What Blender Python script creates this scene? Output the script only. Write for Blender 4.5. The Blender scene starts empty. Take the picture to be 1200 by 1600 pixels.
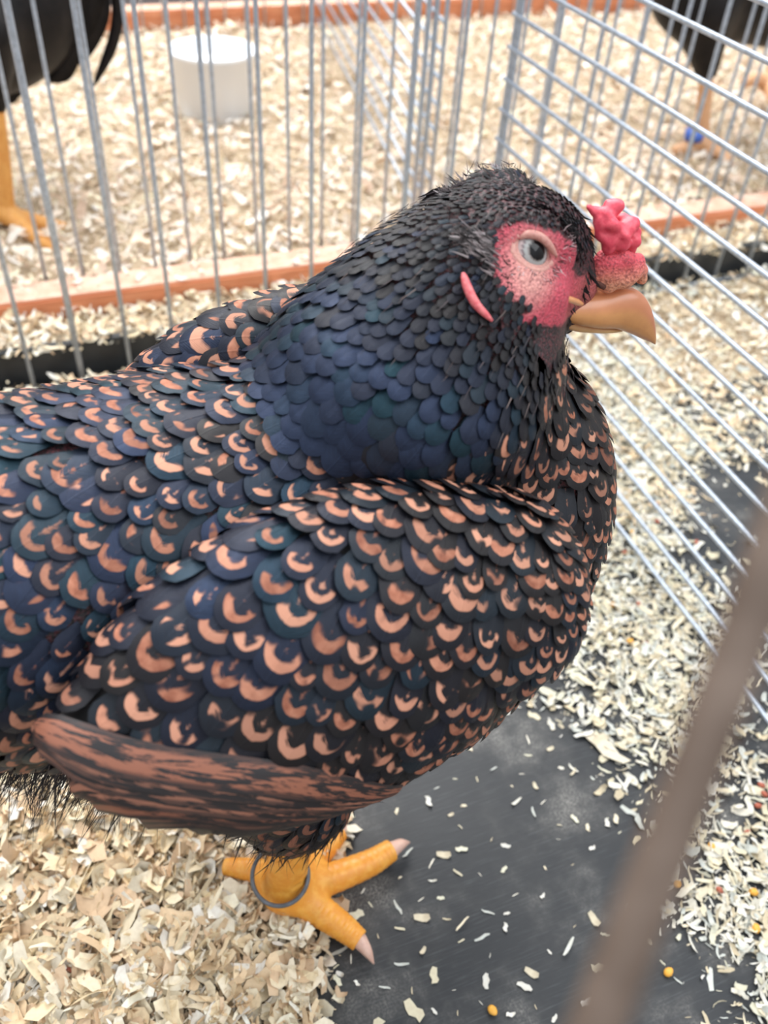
import bpy, bmesh, math, random
import numpy as np
from mathutils import Matrix, Vector
rng = np.random.default_rng(7)
random.seed(7)
scene = bpy.context.scene
COL = scene.collection

# ------------------------------------------------------------------ camera
CAM_R = np.array([[0.9293, -0.3652, 0.0556], [0.2081, 0.6418, 0.7381], [-0.3052, -0.6743, 0.6724]])
u_, s_, v_ = np.linalg.svd(CAM_R)
CAM_R = u_ @ v_
CAM = np.array([0, 0, .54])
FPX = 1400.0
cam_d = bpy.data.cameras.new('camera')
cam = bpy.data.objects.new('camera', cam_d)
COL.objects.link(cam)
M4 = np.eye(4)
M4[:3, :3] = CAM_R.T
M4[:3, 3] = CAM
cam.matrix_world = Matrix(M4.tolist())
cam_d.sensor_fit = 'VERTICAL'
cam_d.sensor_height = 36
cam_d.lens = FPX / 1600 * 36
cam_d.clip_start = .01
cam_d.clip_end = 60
cam_d.dof.use_dof = True
cam_d.dof.focus_distance = .385
cam_d.dof.aperture_fstop = 9.0
scene.camera = cam

# ------------------------------------------------------------------ world, lights, exposure
world = bpy.data.worlds.new('hall light')
scene.world = world
world.use_nodes = True
wn = world.node_tree.nodes
wl = world.node_tree.links
bg = wn['Background']
tc = wn.new('ShaderNodeTexCoord')
sp = wn.new('ShaderNodeSeparateXYZ')
cr = wn.new('ShaderNodeValToRGB')
wl.new(tc.outputs['Generated'], sp.inputs[0])
wl.new(sp.outputs['Z'], cr.inputs[0])
cr.color_ramp.elements[0].position = 0.0
cr.color_ramp.elements[0].color = (.42, .37, .34, 1)
cr.color_ramp.elements[1].position = .55
cr.color_ramp.elements[1].color = (.86, .93, 1.0, 1)
wl.new(cr.outputs[0], bg.inputs[0])
bg.inputs[1].default_value = 1.0


def area(name, loc, target, size, power, color):
    l = bpy.data.lights.new(name, 'AREA')
    l.energy = power
    l.size = size
    l.color = color
    o = bpy.data.objects.new(name, l)
    COL.objects.link(o)
    o.location = loc
    o.rotation_euler = (Vector(target) - Vector(loc)).to_track_quat('-Z', 'Y').to_euler()
    return o


area('roof_light', (-.3, 1.5, 2.9), (.25, .7, 0), 2.2, 62, (1, .98, .96))
area('rear_fill', (.7, 2.6, 2.0), (.5, 1.5, 0), 1.4, 48, (1, .96, .92))  # added light, brightens the shavings of the rear cages
area('front_fill', (1.6, -.6, 2.3), (.2, .4, .1), 1.6, 24, (.95, .97, 1))  # added front fill, lifts the near heap and the floor
scene.view_settings.view_transform = 'Standard'
scene.view_settings.look = 'None'
scene.view_settings.gamma = 1
scene.view_settings.use_curve_mapping = False
scene.view_settings.exposure = .40


# ------------------------------------------------------------------ helpers
def on(x, y, ax, v):
    d = CAM_R.T @ np.array([x - 600, 800 - y, -FPX])
    return CAM + d * ((v - CAM[ax]) / d[ax])


def at(x, y, D):
    d = CAM_R.T @ np.array([x - 600, 800 - y, -FPX])
    return CAM + d * (D / FPX)


def tag(o, label=None, cat=None, group=None, kind=None):
    if label: o['label'] = label
    if cat: o['category'] = cat
    if group: o['group'] = group
    if kind: o['kind'] = kind
    return o


def empty(name, loc=(0, 0, 0)):
    o = bpy.data.objects.new(name, None)
    COL.objects.link(o)
    o.location = loc
    return o


def link(name, me, mat=None, parent=None):
    o = bpy.data.objects.new(name, me)
    COL.objects.link(o)
    if mat is not None and not me.materials:
        me.materials.append(mat)
    if parent is not None:
        o.parent = parent
        pl = parent
        off = Vector((0, 0, 0))
        while pl is not None:
            off += pl.location
            pl = pl.parent
        o.location = -off
    return o


def mesh(name, V, F, smooth=True, cols=None, uv=None):
    """V (n,3), F (m,3|4) arrays; cols (n,4) per vertex; uv (n,2) per vertex"""
    me = bpy.data.meshes.new(name)
    V = np.asarray(V, np.float32)
    if isinstance(F, np.ndarray):
        k = F.shape[1]
        me.vertices.add(len(V))
        me.vertices.foreach_set('co', V.ravel())
        me.loops.add(F.size)
        me.loops.foreach_set('vertex_index', F.ravel().astype(np.int32))
        me.polygons.add(len(F))
        me.polygons.foreach_set('loop_start', np.arange(0, F.size, k, dtype=np.int32))
        me.polygons.foreach_set('loop_total', np.full(len(F), k, np.int32))
        fl = F.ravel()
        me.update(calc_edges=True)
    else:
        me.from_pydata([tuple(map(float, v)) for v in V], [], F)
        fl = np.concatenate([np.array(f) for f in F])
    if cols is not None:
        a = me.color_attributes.new('tint', 'FLOAT_COLOR', 'POINT')
        a.data.foreach_set('color', np.asarray(cols, np.float32).ravel())
    if uv is not None:
        l = me.uv_layers.new(name='UVMap')
        l.data.foreach_set('uv', np.asarray(uv, np.float32)[fl].ravel())
    if smooth:
        me.polygons.foreach_set('use_smooth', np.ones(len(me.polygons), bool))
    me.update()
    return me


def tube(points, radii, n=10, cap=True):
    P = np.array(points, float)
    r = np.broadcast_to(np.array(radii, float), (len(P),))
    T = np.gradient(P, axis=0)
    T /= np.linalg.norm(T, axis=1)[:, None]
    ref = np.array([0, 0, 1.]) if abs(T[0, 2]) < .9 else np.array([1., 0, 0])
    V = []
    N = np.cross(T[0], ref)
    for i in range(len(P)):
        N = N - T[i] * (N @ T[i])
        N /= np.linalg.norm(N)
        B = np.cross(T[i], N)
        for k in range(n):
            a = 2 * math.pi * k / n
            V.append(P[i] + r[i] * (math.cos(a) * N + math.sin(a) * B))
    F = []
    for i in range(len(P) - 1):
        for k in range(n):
            F.append((i * n + k, i * n + (k + 1) % n, (i + 1) * n + (k + 1) % n, (i + 1) * n + k))
    if cap:
        F.append(tuple(range(n))[::-1])
        F.append(tuple((len(P) - 1) * n + k for k in range(n)))
    return np.array(V), F


def join(parts):
    V = []; F = []; o = 0
    for v, f in parts:
        V.append(np.asarray(v)); F += [tuple(int(i) + o for i in q) for q in f]; o += len(v)
    return np.concatenate(V), F


def smoothpath(pts, n=20):
    P = np.array(pts, float)
    if len(P) == 2:
        t = np.linspace(0, 1, n)[:, None]
        return P[0] * (1 - t) + P[1] * t
    E = np.vstack([2 * P[0] - P[1], P, 2 * P[-1] - P[-2]])
    out = []
    m = len(P) - 1
    for s in np.linspace(0, m, n):
        i = min(int(s), m - 1); t = s - i
        a, b, c, d = E[i:i + 4]
        out.append(.5 * (2 * b + (c - a) * t + (2 * a - 5 * b + 4 * c - d) * t * t + (3 * b - a - 3 * c + d) * t ** 3))
    return np.array(out)


# signed distance shapes
def roty(a):
    c, s = math.cos(a), math.sin(a)
    return np.array([[c, 0, s], [0, 1, 0], [-s, 0, c]])


def rotx(a):
    c, s = math.cos(a), math.sin(a)
    return np.array([[1, 0, 0], [0, c, -s], [0, s, c]])


def ell(c, r, M=None):
    c = np.array(c, float); r = np.array(r, float)
    def f(p):
        q = p - c
        if M is not None: q = q @ M
        k0 = np.linalg.norm(q / r, axis=-1); k1 = np.linalg.norm(q / (r * r), axis=-1) + 1e-9
        return np.where(k0 < 1e-6, -r.min(), k0 * (k0 - 1) / k1)
    return f


def ball(c, r):
    c = np.array(c, float)
    return lambda p: np.linalg.norm(p - c, axis=-1) - r


def cone(a, b, ra, rb):
    a = np.array(a, float); b = np.array(b, float); ba = b - a; L = ba @ ba
    def f(p):
        t = np.clip(((p - a) @ ba) / L, 0, 1)
        return np.linalg.norm(p - a - t[..., None] * ba, axis=-1) - (ra + (rb - ra) * t)
    return f


def smin(a, b, k):
    h = np.clip(.5 + .5 * (b - a) / k, 0, 1)
    return b + (a - b) * h - k * h * (1 - h)


def union(fs, k):
    def f(p):
        d = fs[0](p)
        for i, g in enumerate(fs[1:]):
            d = smin(d, g(p), k if np.isscalar(k) else k[i])
        return d
    return f


def grad(f, p, e=3e-4):
    g = np.stack([f(p + e * a) - f(p - e * a) for a in np.eye(3)], -1)
    return g / (np.linalg.norm(g, axis=-1, keepdims=True) + 1e-12)


def project(f, p, it=4):
    for _ in range(it):
        p = p - grad(f, p) * f(p)[..., None]
    return p


def nets(f, lo, hi, h):
    """surface nets extraction of f=0"""
    lo = np.array(lo, float); hi = np.array(hi, float)
    n = np.ceil((hi - lo) / h).astype(int) + 1
    ax = [lo[i] + h * np.arange(n[i]) for i in range(3)]
    G = np.stack(np.meshgrid(*ax, indexing='ij'), -1)
    D = f(G.reshape(-1, 3)).reshape(n)
    S = D < 0
    c = n - 1
    acc = np.zeros((*c, 3)); cnt = np.zeros(c)
    cor = [(i, j, k) for i in (0, 1) for j in (0, 1) for k in (0, 1)]
    sl = lambda o: tuple(slice(o[i], o[i] + c[i]) for i in range(3))
    for a in cor:
        for d in range(3):
            if a[d]: continue
            b = list(a); b[d] = 1
            da, db = D[sl(a)], D[sl(b)]
            cr_ = (da < 0) != (db < 0)
            t = np.where(cr_, da / np.where(cr_, da - db, 1), 0)
            for q in range(3):
                acc[..., q] += np.where(cr_, a[q] + (t if q == d else 0), 0)
            cnt += cr_
    m = cnt > 0
    idx = -np.ones(c, int); idx[m] = np.arange(m.sum())
    cell = np.argwhere(m)
    V = lo + h * (cell + acc[m] / cnt[m][:, None])
    F = []
    for d in range(3):
        o = [0, 0, 0]; o[d] = 1
        A = S[tuple(slice(0, n[i] - o[i]) for i in range(3))]
        B = S[tuple(slice(o[i], n[i]) for i in range(3))]
        e = np.argwhere(A != B)
        u, w = (d + 1) % 3, (d + 2) % 3
        ok = (e[:, u] > 0) & (e[:, w] > 0) & (e[:, u] < c[u]) & (e[:, w] < c[w])
        e = e[ok]
        if not len(e): continue
        eu = np.zeros(3, int); eu[u] = 1; ew = np.zeros(3, int); ew[w] = 1
        q = [e, e - eu, e - eu - ew, e - ew]
        I = np.stack([idx[tuple(x.T)] for x in q], 1)
        flip = ~A[tuple(e.T)]
        I[flip] = I[flip][:, ::-1]
        F.append(I)
    F = np.concatenate(F)
    F = F[(F >= 0).all(1)]
    return V, F


# ------------------------------------------------------------------ materials
def mat(name, color=(.5, .5, .5), rough=.5, metal=0, spec=.5):
    m = bpy.data.materials.new(name)
    m.use_nodes = True
    b = m.node_tree.nodes['Principled BSDF']
    b.inputs['Base Color'].default_value = (*color, 1)
    b.inputs['Roughness'].default_value = rough
    b.inputs['Metallic'].default_value = metal
    b.inputs['Specular IOR Level'].default_value = spec
    return m


class NT:
    def __init__(s, m):
        s.t = m.node_tree; s.b = s.t.nodes['Principled BSDF']
    def n(s, ty, **kw):
        nd = s.t.nodes.new('ShaderNode' + ty)
        for k, v in kw.items(): setattr(nd, k, v)
        return nd
    def l(s, a, b): s.t.links.new(a, b)
    def set(s, sock, v):
        if hasattr(v, 'is_output') or isinstance(v, bpy.types.NodeSocket): s.l(v, sock)
        else: sock.default_value = v
    def math(s, op, a, b=0.0, clamp=False):
        nd = s.n('Math', operation=op, use_clamp=clamp)
        s.set(nd.inputs[0], a); s.set(nd.inputs[1], b)
        return nd.outputs[0]
    def mix(s, f, a, b, mode='MIX'):
        nd = s.n('Mix', data_type='RGBA', blend_type=mode)
        s.set(nd.inputs[0], f)
        s.set(nd.inputs[6], a if not isinstance(a, tuple) else (*a, 1))
        s.set(nd.inputs[7], b if not isinstance(b, tuple) else (*b, 1))
        return nd.outputs[2]
    def noise(s, scale, detail=2, rough=.5, vec=None, out=0):
        nd = s.n('TexNoise')
        nd.inputs['Scale'].default_value = scale
        nd.inputs['Detail'].default_value = detail
        nd.inputs['Roughness'].default_value = rough
        if vec is not None: s.l(vec, nd.inputs['Vector'])
        return nd.outputs[out]
    def ramp(s, f, stops):
        nd = s.n('ValToRGB')
        e = nd.color_ramp.elements
        while len(e) < len(stops): e.new(.5)
        for i, (p, c) in enumerate(stops):
            e[i].position = p
            e[i].color = (*c, 1) if isinstance(c, tuple) else (c, c, c, 1)
        s.l(f, nd.inputs[0])
        return nd.outputs[0]
    def smooth(s, v, a, b):
        nd = s.n('MapRange', interpolation_type='SMOOTHSTEP')
        s.set(nd.inputs[0], v)
        nd.inputs[1].default_value = a; nd.inputs[2].default_value = b
        return nd.outputs[0]
    def bump(s, h, strength=.4, dist=.001):
        nd = s.n('Bump')
        nd.inputs['Strength'].default_value = strength
        nd.inputs['Distance'].default_value = dist
        s.l(h, nd.inputs['Height'])
        s.l(nd.outputs[0], s.b.inputs['Normal'])
    def obj(s): return s.n('TexCoord').outputs['Object']
    def attr(s, name='tint'):
        a = s.n('Attribute'); a.attribute_name = name
        return a.outputs['Color']
    def base(s, v): s.l(v, s.b.inputs['Base Color'])


def make_feather_mat():
    m = mat('laced_feather', rough=.45)
    t = NT(m)
    uv = t.n('UVMap').outputs[0]
    sx = t.n('SeparateXYZ'); t.l(uv, sx.inputs[0])
    X = t.math('MULTIPLY', t.math('SUBTRACT', sx.outputs[0], .5), 2)
    AX = t.math('ABSOLUTE', X)
    Y = t.math('MULTIPLY', sx.outputs[1], 4)
    a = 1.15
    yy = t.math('MAXIMUM', t.math('DIVIDE', t.math('SUBTRACT', a, Y), a), 0)
    d = t.math('SQRT', t.math('ADD', t.math('POWER', AX, 2), t.math('POWER', yy, 2)))
    at_ = t.n('SeparateColor'); t.l(t.attr(), at_.inputs[0])
    r1, rus, blue = at_.outputs[0], at_.outputs[1], at_.outputs[2]
    # barbs run outwards and towards the tip
    barb = t.math('SUBTRACT', Y, t.math('MULTIPLY', AX, .9))
    cv = t.n('CombineXYZ')
    t.l(t.math('MULTIPLY', barb, 13), cv.inputs[0])
    t.l(t.math('MULTIPLY', r1, 91), cv.inputs[1])
    t.l(t.math('MULTIPLY', X, 1.3), cv.inputs[2])
    nz = t.math('SUBTRACT', t.noise(1.6, 3, .7, cv.outputs[0]), .5)
    cw = t.n('CombineXYZ')
    t.l(X, cw.inputs[0]); t.l(Y, cw.inputs[1]); t.l(t.math('MULTIPLY', r1, 57), cw.inputs[2])
    lo = t.math('SUBTRACT', t.noise(1.3, 1, .5, cw.outputs[0]), .5)
    dj = t.math('ADD', t.math('ADD', d, t.math('MULTIPLY', nz, .60)), t.math('MULTIPLY', lo, .75))
    outer = t.math('ADD', t.math('ADD', d, t.math('MULTIPLY', nz, .10)), t.math('MULTIPLY', lo, .18))
    band = t.math('MULTIPLY', t.smooth(dj, .30, .35), t.math('SUBTRACT', 1, t.smooth(outer, .64, .68)))
    band = t.math('MULTIPLY', band, t.math('SUBTRACT', 1, t.smooth(t.math('ADD', Y, t.math('MULTIPLY', lo, 1.0)), .98, 1.2)))
    cx = t.n('CombineXYZ')
    t.l(t.math('MULTIPLY', X, .8), cx.inputs[0]); t.l(t.math('MULTIPLY', Y, .5), cx.inputs[1]); t.l(t.math('MULTIPLY', r1, 133), cx.inputs[2])
    band = t.math('MULTIPLY', band, t.math('SUBTRACT', 1, t.smooth(t.noise(1.1, 1, .5, cx.outputs[0]), .56, .62)))
    inner = t.math('MULTIPLY', t.math('SUBTRACT', 1, t.smooth(dj, -.10, -.04)), .8)
    pat = t.math('MULTIPLY', t.math('MAXIMUM', band, inner), t.math('GREATER_THAN', rus, .05))
    # very large quill feathers carry streaks instead of a clean lace
    rc = t.ramp(t.noise(2.2, 2, .5, cw.outputs[0]), [(.3, (.28, .095, .055)), (.55, (.44, .175, .105)), (.8, (.56, .26, .165))])
    rc = t.mix(t.smooth(r1, .1, .95), rc, (.60, .29, .19))
    rc = t.mix(t.math('MULTIPLY', t.math('SUBTRACT', 1, rus), .9, True), rc, (.09, .03, .02))
    fine = t.math('MULTIPLY', nz, .5)
    dark = t.mix(t.math('POWER', blue, 1.5), (.009, .008, .009), (.046, .076, .155))  # blue sheen of the black plumage is put into the base colour
    dark = t.mix(t.math('MULTIPLY', t.smooth(t.math('FRACT', t.math('MULTIPLY', r1, 7.3)), .45, 1), blue), dark, (.02, .085, .12))
    dark = t.mix(t.math('ADD', .35, fine, True), (.012, .010, .011), dark)
    t.base(t.mix(pat, dark, rc))
    t.l(t.math('MULTIPLY', t.math('SUBTRACT', 1, pat), t.math('MULTIPLY', blue, .75)), t.b.inputs['Metallic'])
    t.l(t.math('ADD', .40, t.math('MULTIPLY', pat, .3)), t.b.inputs['Roughness'])
    t.b.inputs['Specular IOR Level'].default_value = .28
    h = t.math('ADD', nz, t.math('MULTIPLY', t.math('SUBTRACT', 1, t.smooth(AX, 0, .06)), .6))
    t.bump(h, .35, .0006)
    return m


MF = make_feather_mat()


def tinted(name, rough=.8, noise_scale=260, amt=.3, spec=.3, trans=0):
    m = mat(name, rough=rough, spec=spec)
    t = NT(m)
    n = t.noise(noise_scale, 3, .6, t.obj())
    c = t.mix(t.math('MULTIPLY', t.smooth(n, .35, .7), amt), t.attr(), (.42, .30, .19))
    t.base(c)
    return m


M_SHAVE = tinted('pine_shavings', .75, 420, .22)
M_BED = mat('shavings_underlayer', rough=.9)
t = NT(M_BED)
n1 = t.noise(150, 4, .65, t.obj())
n2 = t.noise(12, 2, .5, t.obj())
t.base(t.mix(t.math('MULTIPLY', n2, .6), t.ramp(n1, [(.3, (.12, .075, .04)), (.5, (.42, .31, .19)), (.7, (.80, .70, .54))]), (.60, .47, .33)))
t.bump(n1, .9, .006)

M_FLOOR = mat('black_rubber_mat', (.03, .032, .035), .42)
t = NT(M_FLOOR)
mp = t.n('Mapping'); t.l(t.obj(), mp.inputs[0])
mp.inputs['Rotation'].default_value = (0, 0, math.radians(-18)); mp.inputs['Scale'].default_value = (40, 900, 1)
st = t.noise(1.0, 3, .6, mp.outputs[0])
du = t.noise(14, 5, .62, t.obj())
fi = t.noise(700, 2, .6, t.obj())
dust = t.math('MULTIPLY', t.smooth(du, .5, .78), t.smooth(fi, .35, .7))
c = t.mix(t.math('MULTIPLY', t.smooth(st, .52, .75), .35), (.017, .019, .022), (.10, .11, .115))
t.base(t.mix(t.math('ADD', t.math('MULTIPLY', dust, .75), t.math('MULTIPLY', t.smooth(du, .42, .7), .12), True), c, (.36, .34, .31)))
t.l(t.math('ADD', .34, t.math('MULTIPLY', du, .3)), t.b.inputs['Roughness'])
t.bump(st, .3, .0005)

M_WIRE = mat('galvanised_wire', (.42, .45, .49), .36, .45)
t = NT(M_WIRE)
n1 = t.noise(240, 3, .6, t.obj())
t.base(t.ramp(n1, [(.3, (.34, .38, .44)), (.6, (.46, .52, .60)), (.8, (.60, .66, .76))]))
t.bump(n1, .25, .0006)
M_FRONTBAR = mat('bar_brown_reflection', (.10, .07, .052), .55, .2)  # brown reflection on the bare metal put into the base colour
t = NT(M_FRONTBAR)
t.base(t.ramp(t.noise(120, 3, .6, t.obj()), [(.3, (.10, .068, .05)), (.7, (.19, .14, .11))]))

M_WOOD = mat('orange_brown_plank', rough=.65)
t = NT(M_WOOD)
mp = t.n('Mapping'); t.l(t.obj(), mp.inputs[0]); mp.inputs['Scale'].default_value = (6, 60, 60)
w = t.noise(2, 4, .6, mp.outputs[0])
t.base(t.ramp(w, [(.3, (.50, .16, .07)), (.55, (.66, .25, .12)), (.8, (.74, .36, .20))]))
M_DUSTYWOOD = mat('dusty_plank_top', rough=.8)
t = NT(M_DUSTYWOOD)
t.base(t.ramp(t.noise(40, 4, .6, t.obj()), [(.35, (.62, .33, .22)), (.6, (.72, .50, .38))]))
M_LIP = mat('black_plastic_edging', (.016, .018, .020), .5)
t = NT(M_LIP)
t.base(t.ramp(t.noise(30, 3, .6, t.obj()), [(.3, (.012, .014, .016)), (.75, (.035, .038, .04))]))
M_DARK = mat('dark_gap_backing', (.02, .018, .018), .9)  # dark tone standing in for the dark gap behind the far plank
t = NT(M_DARK)
t.base(t.ramp(t.noise(4, 3, .6, t.obj()), [(.3, (.012, .012, .016)), (.7, (.06, .045, .04))]))
M_BUCKET = mat('white_plastic', (.80, .84, .90), .35)
t = NT(M_BUCKET)
t.base(t.ramp(t.noise(14, 2, .5, t.obj()), [(.35, (.86, .90, .95)), (.7, (.90, .93, .96))]))

M_BODY = mat('black_down', (.014, .012, .013), .8)
t = NT(M_BODY)
t.base(t.ramp(t.noise(180, 3, .6, t.obj()), [(.3, (.008, .007, .008)), (.7, (.026, .022, .022))]))
M_SKIN = mat('face_skin', rough=.55)
t = NT(M_SKIN)
n1 = t.noise(900, 3, .65, t.obj())
vo = t.n('TexVoronoi', feature='F1'); vo.inputs['Scale'].default_value = 900; t.l(t.obj(), vo.inputs['Vector'])
t.base(t.mix(t.math('MULTIPLY', t.smooth(n1, .42, .66), .6), t.attr(), (.17, .035, .045)))
t.b.inputs['Subsurface Weight'].default_value = .12
t.b.inputs['Subsurface Radius'].default_value = (.004, .0015, .001)
t.b.inputs['Subsurface Scale'].default_value = .5
t.bump(t.math('ADD', n1, vo.outputs[0]), .55, .0008)


def skinmat(name, a, b, rough=.45, sc=500, bump=.4):
    m = mat(name, rough=rough)
    t = NT(m)
    n = t.noise(sc, 3, .6, t.obj())
    t.base(t.ramp(n, [(.3, a), (.7, b)]))
    t.b.inputs['Subsurface Weight'].default_value = .15
    t.b.inputs['Subsurface Radius'].default_value = (.004, .0015, .001)
    t.b.inputs['Subsurface Scale'].default_value = .5
    t.bump(n, bump, .0007)
    return m


M_COMB = skinmat('comb_flesh', (.66, .045, .085), (.86, .12, .16), .42, 420)
M_CERE = skinmat('cere_flesh', (.72, .22, .18), (.82, .36, .27), .45, 500)
M_LID = skinmat('eyelid_skin', (.50, .21, .18), (.62, .34, .28), .5, 900)
M_LOBE = skinmat('earlobe_skin', (.62, .09, .11), (.75, .22, .22), .5, 700)
M_HORN = mat('beak_horn', rough=.3)
t = NT(M_HORN)
t.base(t.mix(t.math('MULTIPLY', t.noise(220, 3, .6, t.obj()), .5), t.attr(), (.40, .16, .07)))
M_LEG = mat('yellow_leg_scales', rough=.4)
t = NT(M_LEG)
n1 = t.noise(160, 3, .6, t.obj())
t.base(t.mix(t.smooth(n1, .4, .7), (.76, .30, .035), (.84, .40, .07)))
t.b.inputs['Subsurface Weight'].default_value = .1
t.b.inputs['Subsurface Radius'].default_value = (.004, .002, .001)
t.b.inputs['Subsurface Scale'].default_value = .4
t.bump(n1, .3, .0006)
M_CLAW = skinmat('claw_horn', (.62, .38, .30), (.72, .48, .38), .35, 300)
M_RING = mat('grey_ring', (.10, .11, .125), .45)
t = NT(M_RING)
t.base(t.ramp(t.noise(200, 2, .5, t.obj()), [(.3, (.08, .09, .10)), (.7, (.14, .15, .17))]))
M_BLUE = mat('blue_ring', (.04, .12, .55), .4)
t = NT(M_BLUE)
t.base(t.ramp(t.noise(90, 2, .5, t.obj()), [(.3, (.04, .12, .50)), (.7, (.07, .17, .60))]))
M_EYE = mat('eye_surface', rough=.08, spec=.25)
M_GRAIN = tinted('feed_grain', .45, 300, .15, .5)
M_HAIR = tinted('down_strand', .7, 300, .0)

# ------------------------------------------------------------------ setting: floor, edging, boards
LIP_Y = .792


def box(x0, x1, y0, y1, z0, z1, bev=.0):
    bm = bmesh.new()
    bmesh.ops.create_cube(bm, size=1)
    for v in bm.verts:
        v.co = Vector(((x0 + x1) / 2 + v.co.x * (x1 - x0), (y0 + y1) / 2 + v.co.y * (y1 - y0), (z0 + z1) / 2 + v.co.z * (z1 - z0)))
    if bev:
        bmesh.ops.bevel(bm, geom=bm.edges[:], offset=bev, segments=2, affect='EDGES')
    me = bpy.data.meshes.new('box')
    bm.to_mesh(me); bm.free()
    return me


tag(link('floor', box(-.9, 1.9, -.3, LIP_Y, -.02, 0), M_FLOOR), 'black rubber show-cage floor under the hen', kind='structure')
tag(link('trim_1', box(-.9, 1.9, LIP_Y + .004, LIP_Y + .014, -.02, .062, .001), M_LIP), 'black upright edging strip behind the cage floor', kind='structure')
tag(link('floor_rear', box(-.9, 2.6, LIP_Y + .014, 3.4, -.02, .03), M_DARK), 'staging under the rear cages', kind='structure')
tag(link('dark_backdrop', box(-2.5, 4.5, 3.4, 3.45, -.6, .9), M_DARK), 'dark backdrop standing in for the dark gap beyond the rear cages', kind='structure')


def board(y0, y1, z0, z1, x0, x1, label):
    r = empty('wooden_board', (x0, y0, z0))
    tag(r, label, 'board')
    link('plank', box(x0, x1, y0, y1, z0, z1, .002), M_WOOD, r)
    link('dusty_top', box(x0 + .002, x1 - .002, y0 + .003, y1, z1, z1 + .0012), M_DUSTYWOOD, r)
    return r


board(.862, .900, .028, .0755, -.9, 1.5, 'orange-brown plank running just behind the black edging of the cage')
board(1.81, 1.85, .03, .100, -.9, 2.5, 'farther orange-brown plank at the top behind the white bucket')

# ------------------------------------------------------------------ wire panels
_wire_cache = {}


def wire(parent, a, b, r, name='wire', mt=None):
    a = np.array(a, float); b = np.array(b, float)
    L = np.linalg.norm(b - a)
    key = (round(L, 4), r)
    if key not in _wire_cache:
        P = [(0, 0, 0), (0, 0, L * .33), (0, 0, L * .66), (0, 0, L)]
        V, F = tube(P, [r * .98, r * 1.03, r * .98, r * 1.0], 8)
        _wire_cache[key] = mesh('wire', V, F)
    me = _wire_cache[key]
    if mt is not None and me.materials and me.materials[0] is not mt:
        me = me.copy(); me.materials.clear()
    o = link(name, me, mt or M_WIRE, parent)
    loc = Vector(a) + o.location
    q = Vector((0, 0, 1)).rotation_difference(Vector((b - a) / L))
    o.rotation_mode = 'QUATERNION'
    o.rotation_quaternion = q
    o.location = loc
    return o


TOP = .62
px = empty('wire_panel', (0, .784, 0))
tag(px, 'upright-barred rear wire panel of the hen\'s cage, standing against the black edging', 'cage panel')
XB = [-.166, -.119, -.072, -.0245, .0208, .0675, .1118, .1598, .2076, .2548, .3021, .3507, .399, .4479]
XB += [.4479 + .0472 * k for k in range(1, 19)]
for i, x in enumerate(XB):
    yb = .7795 + .006 * (x + .1)
    thick = i in (4, 11)
    wire(px, (x, yb, .030 if i in (3, 4, 5) else .024), (x, yb, TOP), .0030 if thick else .0021)
wire(px, (-.2, .7795, TOP), (1.32, .790, TOP), .0024, 'rail')
wire(px, (-.2, .7795, .026), (1.32, .790, .026), .0018, 'rail')

dv = empty('wire_panel', (.444, .4, 0))
tag(dv, 'long-wired divider panel on the right, wires running beside the hen\'s head', 'cage panel')
ztop, sp_ = .337, .0273
for k in range(-9, 13):
    z = ztop - k * sp_
    wire(dv, (.4445, .784, z), (.4445 - .0245 * -1.28 * -1, -.05, z), .0020)
for y in (.7765, .7705):
    wire(dv, (.4455, y, .004), (.4455, y, TOP), .0022, 'upright')
wire(dv, (.417, -.02, .004), (.417, -.02, TOP), .0026, 'upright')

rw = empty('wire_panel', (0, .907, .06))
tag(rw, 'upright-barred front panel of the rear row of cages, standing on the first plank', 'cage panel')
for k in range(-4, 36):
    x = .008 + .0375 * k
    if abs(x - .4205) < .004: continue
    wire(rw, (x, .905 + .01 * x, .05), (x, .905 + .01 * x, TOP), .0019)
wire(rw, (-.16, .905, TOP), (1.32, .918, TOP), .0024, 'rail')
wire(rw, (.4165, .903, .05), (.4165, .903, TOP), .0030, 'upright')
wire(rw, (.4250, .903, .05), (.4250, .903, TOP), .0030, 'upright')

# divider between the rear cages
A = on(672, 322, 1, .911)
dd = CAM_R.T @ np.array([215 - 600, 800 + 500, -FPX]); dd = np.array([dd[0], dd[1], 0]); dd /= np.linalg.norm(dd)
d2 = empty('wire_panel', (float(A[0]), .92, .06))
tag(d2, 'blurred long-wired divider between the rear cages, right of the white bucket', 'cage panel')
ax_ = A[0]
LEN = .93
zz0 = on(670, 170, 1, .911)[2]
for k in range(-9, 12):
    z = zz0 - k * .0272
    if z < .06 or z > TOP: continue
    wire(d2, (ax_, .914, z), (ax_ + dd[0] * LEN, .914 + dd[1] * LEN, z), .0020)
for s in (0, .47, LEN):
    wire(d2, (ax_ + dd[0] * s, .914 + dd[1] * s, .05), (ax_ + dd[0] * s, .914 + dd[1] * s, TOP), .0024, 'upright')

fr = empty('wire_panel', (0, 1.80, .06))
tag(fr, 'farthest upright-barred panel, blurred in front of the second plank', 'cage panel')
for k in range(-6, 56):
    x = .008 + .0375 * k
    wire(fr, (x, 1.80, .05), (x, 1.80, TOP), .0019)
wire(fr, (-.25, 1.80, TOP), (2.1, 1.80, TOP), .0024, 'rail')

# the out-of-focus bar right at the lens
fb = empty('cage_bar', tuple(at(905, 1620, .085)))
tag(fb, 'thick brown out-of-focus cage bar crossing the lower right foreground', 'cage bar')
pa, pb = at(1350, 470, .080), at(880, 1740, .080)
V, F = tube(smoothpath([pa, at(1085, 1205, .079), pb], 12), .00245, 14)
link('bar', mesh('bar', V, F), M_FRONTBAR, fb)


# ------------------------------------------------------------------ shavings
def lerp(a, b, t): return a + (b - a) * t


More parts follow.
